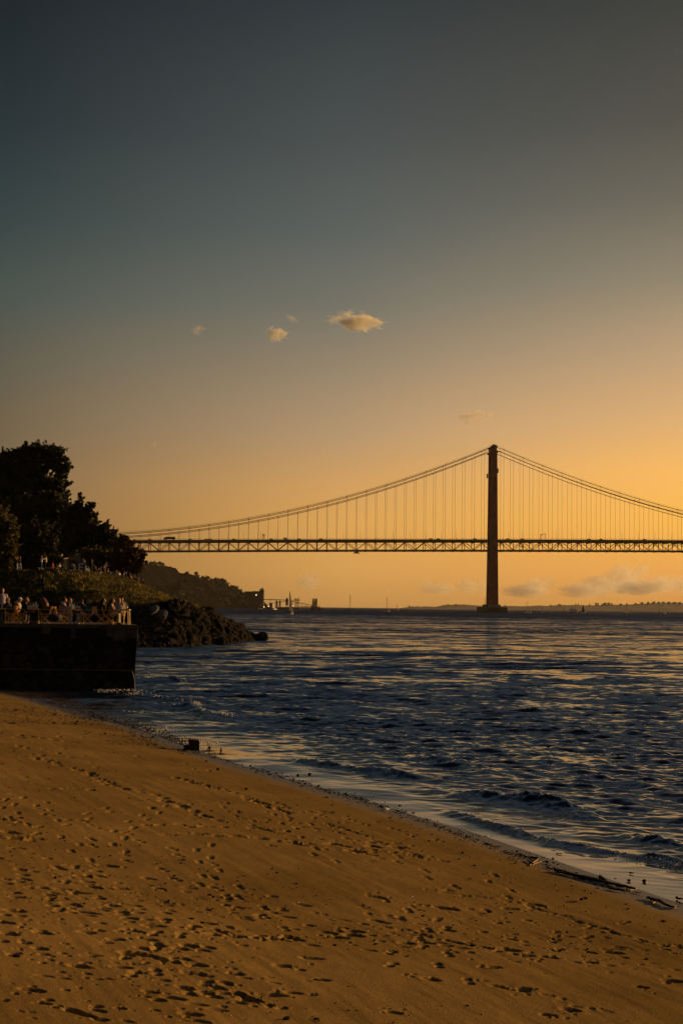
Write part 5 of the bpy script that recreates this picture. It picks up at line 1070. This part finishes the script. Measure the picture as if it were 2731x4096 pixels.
bldm = [mat('far_block_light', (.22, .19, .16), .9, .15, .05), mat('far_block_dark', (.10, .085, .07), .9, .15, .05)]
def block(px, wpx, hpx, lab, m_, low=0.0):
    Yf = 8300; yt = lp(px, fy); top = at(px, yt-hpx, Yf); k = pxm(Yf); o = thing('apartment_block', lab, 'building', (top.x, Yf-150*low, 0), 0, 'distant buildings on the far shore'); z0 = at(px, yt+5, Yf).z; zt = top.z-low*9
    g = MB(); g.box((0, 0, (z0+zt)/2-10), (wpx*k, 18, zt-z0+20)); g.build('wall', m_, o)
    g = MB(); g.box((wpx*k*.15, 0, zt+.9), (wpx*k*.35, 10, 1.8)); g.build('roof_house', m_, o)
bl_ = [(2381, 5, 9, 'left one of two tall grey blocks on the far ridge'), (2389, 5, 8, 'right one of two tall grey blocks on the far ridge'), (2406, 5, 4, 'low block right after the pair of tall blocks'), (2417, 12, 8, 'wide pale block in the row on the far ridge right of the ferry'), (2432, 10, 8, 'second wide block in the row on the far ridge'), (2444, 6, 5, 'last lower block of the row on the far ridge'), (2300, 3, 5, 'thin tower like house above the ferry'), (2310, 3, 4, 'small house right of the thin tower house above the ferry'), (2356, 4, 4, 'small house above the dark sailed boat'), (2480, 8, 3, 'low wide building left of the lone sailboat'), (2505, 6, 3, 'low house above the lone sailboat'), (2540, 7, 3, 'low house right of the lone sailboat'), (2565, 10, 5, 'broad terrace of houses before the highest part of the far shore'), (2590, 8, 4, 'flat roofed house on the rising far shore'), (2612, 12, 5, 'broad house left of the sailboat pair'), (2632, 8, 4, 'house above the left mast of the sailboat pair'), (2650, 10, 4, 'house above the right mast of the sailboat pair'), (2672, 9, 4, 'house just right of the sailboat pair'), (2695, 14, 3, 'long low house near the right edge'), (2716, 8, 3, 'last house at the right edge'), (1635, 4, 7, 'small fort tower on the low left tip of the far shore'), (1645, 12, 2, 'long low fort wall on the left tip of the far shore'), (1668, 8, 2, 'flat building right of the fort'), (1790, 8, 2, 'low building where the far shore rises left of the tower'), (1820, 10, 2, 'low building left of the bridge tower on the far shore'), (1856, 6, 2, 'small house nearest left of the bridge tower'), (2235, 10, 3, 'flat roofed house above the dark sailboat'), (2200, 8, 2, 'low house above the third boat right of the tower')]
for i, (px, w, hh, lab) in enumerate(bl_): block(px, w, hh, lab, bldm[i % 2])
for i in range(70):
    px = random.uniform(2420, 2731) if i < 50 else random.uniform(2150, 2420)
    block(px, random.uniform(3, 9), random.uniform(-18, -3), 'small pale house on the slope of the far shore', bldm[random.random() < .3], 1.2)

# ---------------------------------------------------------------- things on the beach
def bp(px, py, dz=0.0): p = on_beach(px, py); return p+Vector((0, 0, dz))
p = bp(776, 3000); o = thing('mooring_block', 'square dark wooden block standing at the water edge, its shadow on the sand', 'block', p, .15)
g = MB(); w = .29; hgt_ = .31; st = []
for z, s_ in ((-.08, 1.0), (.03, 1.02), (.17, 1.0), (.28, .98), (hgt_, .9)):
    for x, y in ((-1, -1), (-.3, -1.04), (.4, -1.03), (1, -1), (1.03, 0), (1, 1), (0, 1.03), (-1, 1), (-1.03, 0)): st.append((x*w/2*s_+random.gauss(0, .003), y*w/2*s_, z-(.03*(x+1)/2 if z > .25 else 0)))
g.add(st, [(i*9+j, i*9+(j+1) % 9, (i+1)*9+(j+1) % 9, (i+1)*9+j) for i in range(4) for j in range(9)]+[tuple(36+j for j in range(9))]); g.build('timber_block', mat('wet_dark_wood', (.028, .014, .010), .6, .4, 12, .5, 40), o)
g = MB(); g.box((-.2, .02, .05), (.14, .18, .16), .2); g.build('weed_clump', mat('seaweed', (.012, .012, .007), .6, .4, 20, .5, 60), o)
stickm = mat('dark_driftwood', (.018, .013, .010), .85, .4, 8, .5, 30); pale = mat('pale_reed', (.40, .28, .14), .8, .2, 10)
def stick(mb, a, b, r, wob=.02, n=7):
    pts = [a.lerp(b, i/n)+Vector((random.gauss(0, wob), random.gauss(0, wob), abs(random.gauss(0, wob*.5)))) for i in range(n+1)]; mb.tube(pts, [r*(1-.4*i/n) for i in range(n+1)], 6)
def drift(lab, parts_, cat='driftwood', name='driftwood_branch'):
    a0 = bp(*parts_[0][0]); o = thing(name, lab, cat, a0)
    for i, (a, b, r, m_) in enumerate(parts_):
        g = MB(); stick(g, bp(*a, r+.004)-a0, bp(*b, r+.01)-a0, r, r*.5); g.build('branch' if m_ is stickm else 'reed', m_, o)
    return o
drift('long dark driftwood log lying along the wrack line above the bright wet sand', [((2218, 3488), (2470, 3552), .026, stickm), ((2225, 3494), (2380, 3530), .018, stickm), ((2330, 3510), (2540, 3562), .02, stickm)])
drift('short dark branch end sticking up beside the long driftwood log', [((2395, 3516), (2438, 3545), .03, stickm), ((2438, 3545), (2441, 3552), .01, pale)])
drift('forked root with pale twig tips at the right end of the long log', [((2460, 3550), (2545, 3565), .024, stickm), ((2510, 3566), (2552, 3562), .012, pale), ((2505, 3560), (2520, 3568), .012, pale), ((2540, 3572), (2565, 3580), .012, pale), ((2440, 3560), (2500, 3572), .018, stickm)])
drift('small bundle of pale broken reeds catching the sun near the waterline', [((2118, 3464), (2153, 3440), .008, pale), ((2128, 3463), (2165, 3449), .008, pale), ((2122, 3458), (2150, 3446), .006, pale), ((2110, 3446), (2135, 3462), .012, stickm), ((2095, 3432), (2150, 3436), .014, stickm)], 'reeds', 'reed_bundle')
drift('dark branch with curled bark at the lower right end of the wrack line', [((2590, 3598), (2660, 3625), .022, stickm), ((2610, 3604), (2690, 3640), .025, stickm), ((2608, 3620), (2630, 3613), .016, pale), ((2690, 3636), (2714, 3631), .012, pale), ((2680, 3628), (2700, 3640), .014, pale)])
drift('thin dark stick pushed into the wet sand at the far right', [((2703, 3597), (2722, 3606), .02, stickm)], 'stick', 'stick'); drift('short floating stick lying in the bright wet film', [((2516, 3496), (2530, 3499), .014, stickm)], 'stick', 'stick'); drift('thin twig lying on the film of water above the reeds', [((2224, 3416), (2246, 3419), .01, stickm)], 'stick', 'stick')
drift('small upright dark piece of wood on the open sand below the log', [((2325, 3606), (2338, 3600), .022, stickm)], 'stick', 'stick')
p = bp(1541, 3245, .04); o = thing('glass_bottle', 'clear bottle lying on its side on the wrack line', 'bottle', p, .4); g = MB(); g.tube([(-.09, 0, 0), (-.085, 0, 0), (.03, 0, 0), (.06, 0, 0), (.11, 0, 0)], [.02, .036, .036, .015, .013], 12); g.build('bottle_body', glassm, o, True); g = MB(); g.tube([(.11, 0, 0), (.125, 0, 0)], .017, 10); g.build('cap', CLO['blue'], o)
# wrack line bits: weed, chips and shells, nobody could count them
wr = [[(250, 2845), (420, 2900), (560, 2945), (640, 2990), (760, 3010), (900, 3040), (1020, 3078), (1200, 3130), (1400, 3185), (1560, 3235)], [(1430, 3195), (1560, 3235), (1700, 3285), (1800, 3325), (1900, 3360), (2030, 3410), (2120, 3440), (2230, 3490), (2480, 3550)], [(1010, 3070), (1180, 3118), (1330, 3170), (1440, 3200)]]
def scatter(name, n, spots_f, size, m_, flatness=.5, sub=(5, 3)):
    g = MB()
    for _ in range(n):
        q = spots_f(); s_ = size*random.lognormvariate(0, .45); a = random.random()*6.28
        M = Matrix.Rotation(a, 3, 'Z'); g.ball(q+Vector((0, 0, s_*.2)), (s_*random.uniform(.8, 2.0), s_*random.uniform(.6, 1.1), s_*flatness*random.uniform(.6, 1.3)), sub[0], sub[1], M)
    return tag(g.build(name, m_), kind='stuff')
WP = [[bp(*q) for q in w_] for w_ in wr]; seglist = [(a, b) for w_ in WP for a, b in zip(w_[:-1], w_[1:])]
def onbz(x, y): return Vector((x, y, bz(x, y)))
def wrack():
    a, b = random.choice(seglist); t = random.random(); q = a.lerp(b, t); n_ = Vector((-(b-a).y, (b-a).x, 0)).normalized(); d = random.gauss(0, .10 if random.random() < .7 else .3); return onbz(q.x+n_.x*d, q.y+n_.y*d)
scatter('wrack_debris', 2600, wrack, .011, stickm, .5)
def anysand():
    return bp(random.uniform(-20, 2750), 4096-1250*random.random()**.8) 
def sandok():
    while True:
        q = anysand()
        if sdist(np.array([q.x]), np.array([q.y]))[0] > .3: return onbz(q.x, q.y)
scatter('sand_debris', 1500, sandok, .009, stickm, .6)
scatter('shell_bits', 350, sandok, .005, mat('shell', (.6, .5, .38), .4), .5)
peb = mat('wet_pebbles', (.018, .015, .013), .5, .5, 3, spec=.25)
def pebz():
    px = random.uniform(-10, 790); px = px if random.random() > max(0, (px-500)/330) else random.uniform(150, 560); t = random.random(); y0 = np.interp(px, [0, 150, 290, 400, 530, 655, 760, 860], [2762, 2790, 2828, 2872, 2905, 2945, 2985, 3020]); y1 = np.interp(px, [0, 200, 400, 560, 700, 860], [2758, 2764, 2800, 2858, 2940, 2998])
    if px < 200 and random.random() < .5: return pebz()
    q = onz(px, y1+(y0+8-y1)*t**.8, 0); return onbz(q.x, q.y)
scatter('pebbles', 8000, pebz, .013, peb, .6, (6, 4))
def pebsand():
    a, b = random.choice(seglist[:4]); q = a.lerp(b, random.random()); return onbz(q.x+random.gauss(0, .6), q.y+random.gauss(0, .8))
scatter('shingle', 1200, pebsand, .012, peb, .6)
def pebfar(): return bp(random.uniform(-10, 420), random.uniform(2768, 2900))
scatter('dark_gravel', 1500, pebfar, .017, mat('gravel', (.035, .026, .018), .9, .5), .4)
# larger wet stones at the water edge, each a thing
for px, py, s_, lab in ((1528, 3241, .06, 'dark stone beside the bottle on the wrack line'), (612, 2952, .09, 'dark wet stone left of the square block'), (700, 2952, .07, 'small gold glinting stone just left of the square block'), (836, 2992, .09, 'dark stone right of the square block in the film of water'), (884, 3000, .08, 'second dark stone right of the square block'), (826, 3048, .07, 'dark stone on the sand below the square block'), (1192, 3105, .08, 'single dark stone on the bright wet film'), (1238, 3102, .10, 'largest stone on the bright wet film'), (592, 2983, .07, 'stone on dry sand left of the block shadow'), (872, 3082, .09, 'dark stone alone on the dry sand near the middle'), (984, 3160, .08, 'dark stone on dry sand between wrack and tracks'), (310, 2890, .10, 'dark stone near the pebble field at the left'), (2575, 3530, .07, 'round stone on the wet sand above the log'), (2513, 3527, .06, 'pale lit stone at the edge of the wet film')):
    p = bp(px, py); o = bpy.data.objects.new('stone', rmesh[0 if 'pale' not in lab else 2][random.randrange(7)]); COL.objects.link(o); o.location = p+Vector((0, 0, s_*.35)); s_ *= .48; o.scale = (s_*1.2, s_, s_*.75); o.rotation_euler = (0, 0, random.random()*6); tag(o, lab, 'stone')
# foam along the little breakers
foam = mat('foam', (.8, .78, .74), .5, .05)
fl = [(CR1, .03, 1300, .009), (CR2, .06, 700, .014), (CR4, .16, 900, .026), (CR5, .14, 500, .024), (CR6, .2, 60, .03), (CR9, .3, 200, .03), ([(410, 2770), (440, 2765)], .2, 60, .03), ([(555, 2845), (600, 2852), (660, 2858)], .25, 160, .02), ([(650, 2900), (700, 2930), (760, 2960), (860, 2975)], .2, 260, .018), ([(530, 2846), (560, 2850)], .15, 60, .02), ([(2486, 3424), (2600, 3440), (2731, 3475)], .06, 420, .012)]
g = MB()
for pts, wd, n_, sz in fl:
    P = [onz(*q) for q in pts]
    for _ in range(n_):
        i = random.randrange(len(P)-1); t = random.random(); q = P[i].lerp(P[i+1], t)
        if math.sin(q.x*5.1)+math.sin(q.y*3.3+1) < .15 and random.random() < .8: continue
        s_ = sz*random.uniform(.3, 1.1); g.ball(q+Vector((random.gauss(0, wd), random.gauss(0, wd), random.uniform(0, .08 if wd < .1 else .03 if sz < .021 else .14))), (s_*1.5, s_, s_*.6), 6, 4)
tag(g.build('sea_foam', foam), kind='stuff')

# ---------------------------------------------------------------- haze over the river
g = MB(); g.box((2000, 4350, 110), (14000, 8900, 236)); hz = g.build('haze', None); tag(hz, kind='stuff')
m = bpy.data.materials.new('haze_air'); m.use_nodes = True; t = m.node_tree; t.nodes.remove(t.nodes['Principled BSDF']); v = t.nodes.new('ShaderNodeVolumePrincipled')
v.inputs['Density'].default_value = 1.8e-5; v.inputs['Color'].default_value = (.95, .85, .72, 1); v.inputs['Anisotropy'].default_value = .3
t.links.new(v.outputs[0], t.nodes['Material Output'].inputs['Volume']); hz.data.materials.append(m)

# ---------------------------------------------------------------- clouds
def cloud_mat(name, dens, scale, thr, col, det=5):
    m = bpy.data.materials.new(name); m.use_nodes = True; t = m.node_tree; l = t.links; t.nodes.remove(t.nodes['Principled BSDF'])
    v = t.nodes.new('ShaderNodeVolumePrincipled'); v.inputs['Color'].default_value = (*col, 1); v.inputs['Anisotropy'].default_value = .35
    c = t.nodes.new('ShaderNodeTexCoord'); n = t.nodes.new('ShaderNodeTexNoise'); n.inputs['Scale'].default_value = scale; n.inputs['Detail'].default_value = det; n.inputs['Roughness'].default_value = .68
    l.new(c.outputs['Object'], n.inputs['Vector'])
    ln = t.nodes.new('ShaderNodeVectorMath'); ln.operation = 'LENGTH'; l.new(c.outputs['Object'], ln.inputs[0])
    def M(op, a, b):
        q = t.nodes.new('ShaderNodeMath'); q.operation = op
        for i, x in enumerate((a, b)):
            if isinstance(x, (int, float)): q.inputs[i].default_value = x
            else: l.new(x, q.inputs[i])
        return q.outputs[0]
    e = M('SUBTRACT', M('MULTIPLY', n.outputs[0], 3.6), M('ADD', M('MULTIPLY', M('POWER', ln.outputs['Value'], 2.0), 1.0), thr))
    d = M('MINIMUM', M('MAXIMUM', M('MULTIPLY', e, 1.8), 0.0), 1.0)
    l.new(M('MULTIPLY', d, dens), v.inputs['Density']); l.new(v.outputs[0], t.nodes['Material Output'].inputs['Volume']); return m
def cloud(lab, px, py, rx, ry, Yd, m, rot=0.0, grp='clouds', depth=None):
    g = MB(); g.ball((0, 0, 0), (1.0, 1.0, 1.0), 16, 10); o = g.build('cloud', m); k = pxm(Yd); o.location = at(px, py, Yd); o.scale = (rx*k, (depth or rx*.7)*k, ry*k); o.rotation_euler = (0, rot, 0); tag(o, lab, 'cloud', grp)
puff = cloud_mat('golden_cloud', .035, 2.6, 1.48, (1, .97, .86), 9); wisp = cloud_mat('wispy_cloud', .014, 2.4, 1.56, (1, .97, .86), 9); veil = cloud_mat('veil_cloud', .0004, 1.6, 1.3, (1, .95, .9), 3); cum = cloud_mat('cumulus_cloud', .0055, 3.2, 1.05, (1, .985, .95), 8)
YC = 12000
cloud('bright golden ragged cloud, the biggest and highest one, right of centre', 1432, 1286, 140, 54, YC, puff, .12)
cloud('thin golden streak joined to the left of the biggest golden cloud', 1345, 1275, 85, 28, YC+300, wisp, -.1)
cloud('small golden puff left of the biggest golden cloud', 1105, 1335, 66, 46, YC+200, puff, .1)
cloud('thin curved wisp above and right of the small golden puff', 1165, 1272, 48, 20, YC+500, wisp, .6)
cloud('faint pinkish puff far left of the golden clouds', 790, 1318, 46, 36, YC+500, wisp)
cloud('tiny pale puff above the left span cables', 1478, 1788, 40, 18, YC+800, wisp)
cloud('tiny faint smear above the trees', 618, 1778, 34, 20, YC+800, wisp, -.5)
cloud('broad faint veil of lit vapour above the bridge tower', 1890, 1665, 110, 50, YC+800, wisp)
Yc = 15000
for px, py, rx, ry, lab in ((1235, 2328, 48, 24, 'hazy puff above the crane barge'), (1560, 2362, 14, 8, 'tiny grey puff low over the nearest left sailboats'), (1705, 2345, 30, 26, 'left puff of the low cloud group left of the tower'), (1765, 2356, 60, 20, 'flat middle cloud of the group left of the tower'), (1870, 2345, 45, 28, 'rounded cloud just left of the tower'), (1935, 2350, 25, 26, 'cloud partly hidden by the tower'), (2100, 2365, 90, 22, 'long low cloud right of the tower'), (2140, 2340, 48, 26, 'twin topped cloud over the boats right of the tower'), (2195, 2330, 26, 26, 'upright puff at the end of the twin topped cloud'), (2330, 2362, 90, 26, 'flat based cloud over the ferry'), (2400, 2340, 75, 34, 'broad rising cloud over the paired tall blocks'), (2490, 2318, 70, 52, 'biggest heaped cloud near the right side'), (2560, 2288, 34, 30, 'slanting arm of the heaped cloud'), (2578, 2275, 20, 14, 'rounded head at the top of the slanting arm'), (2495, 2285, 22, 14, 'small detached puff left of the slanting arm'), (2560, 2350, 110, 26, 'wide base of the heaped cloud'), (2650, 2335, 60, 30, 'cloud right of the heaped cloud'), (2725, 2340, 60, 30, 'cloud cut by the right edge')):
    cloud(lab, px, py, rx*1.25, ry*1.55, Yc+random.uniform(-800, 1500), cum, -.7 if 'slanting' in lab else 0, 'low clouds along the horizon')
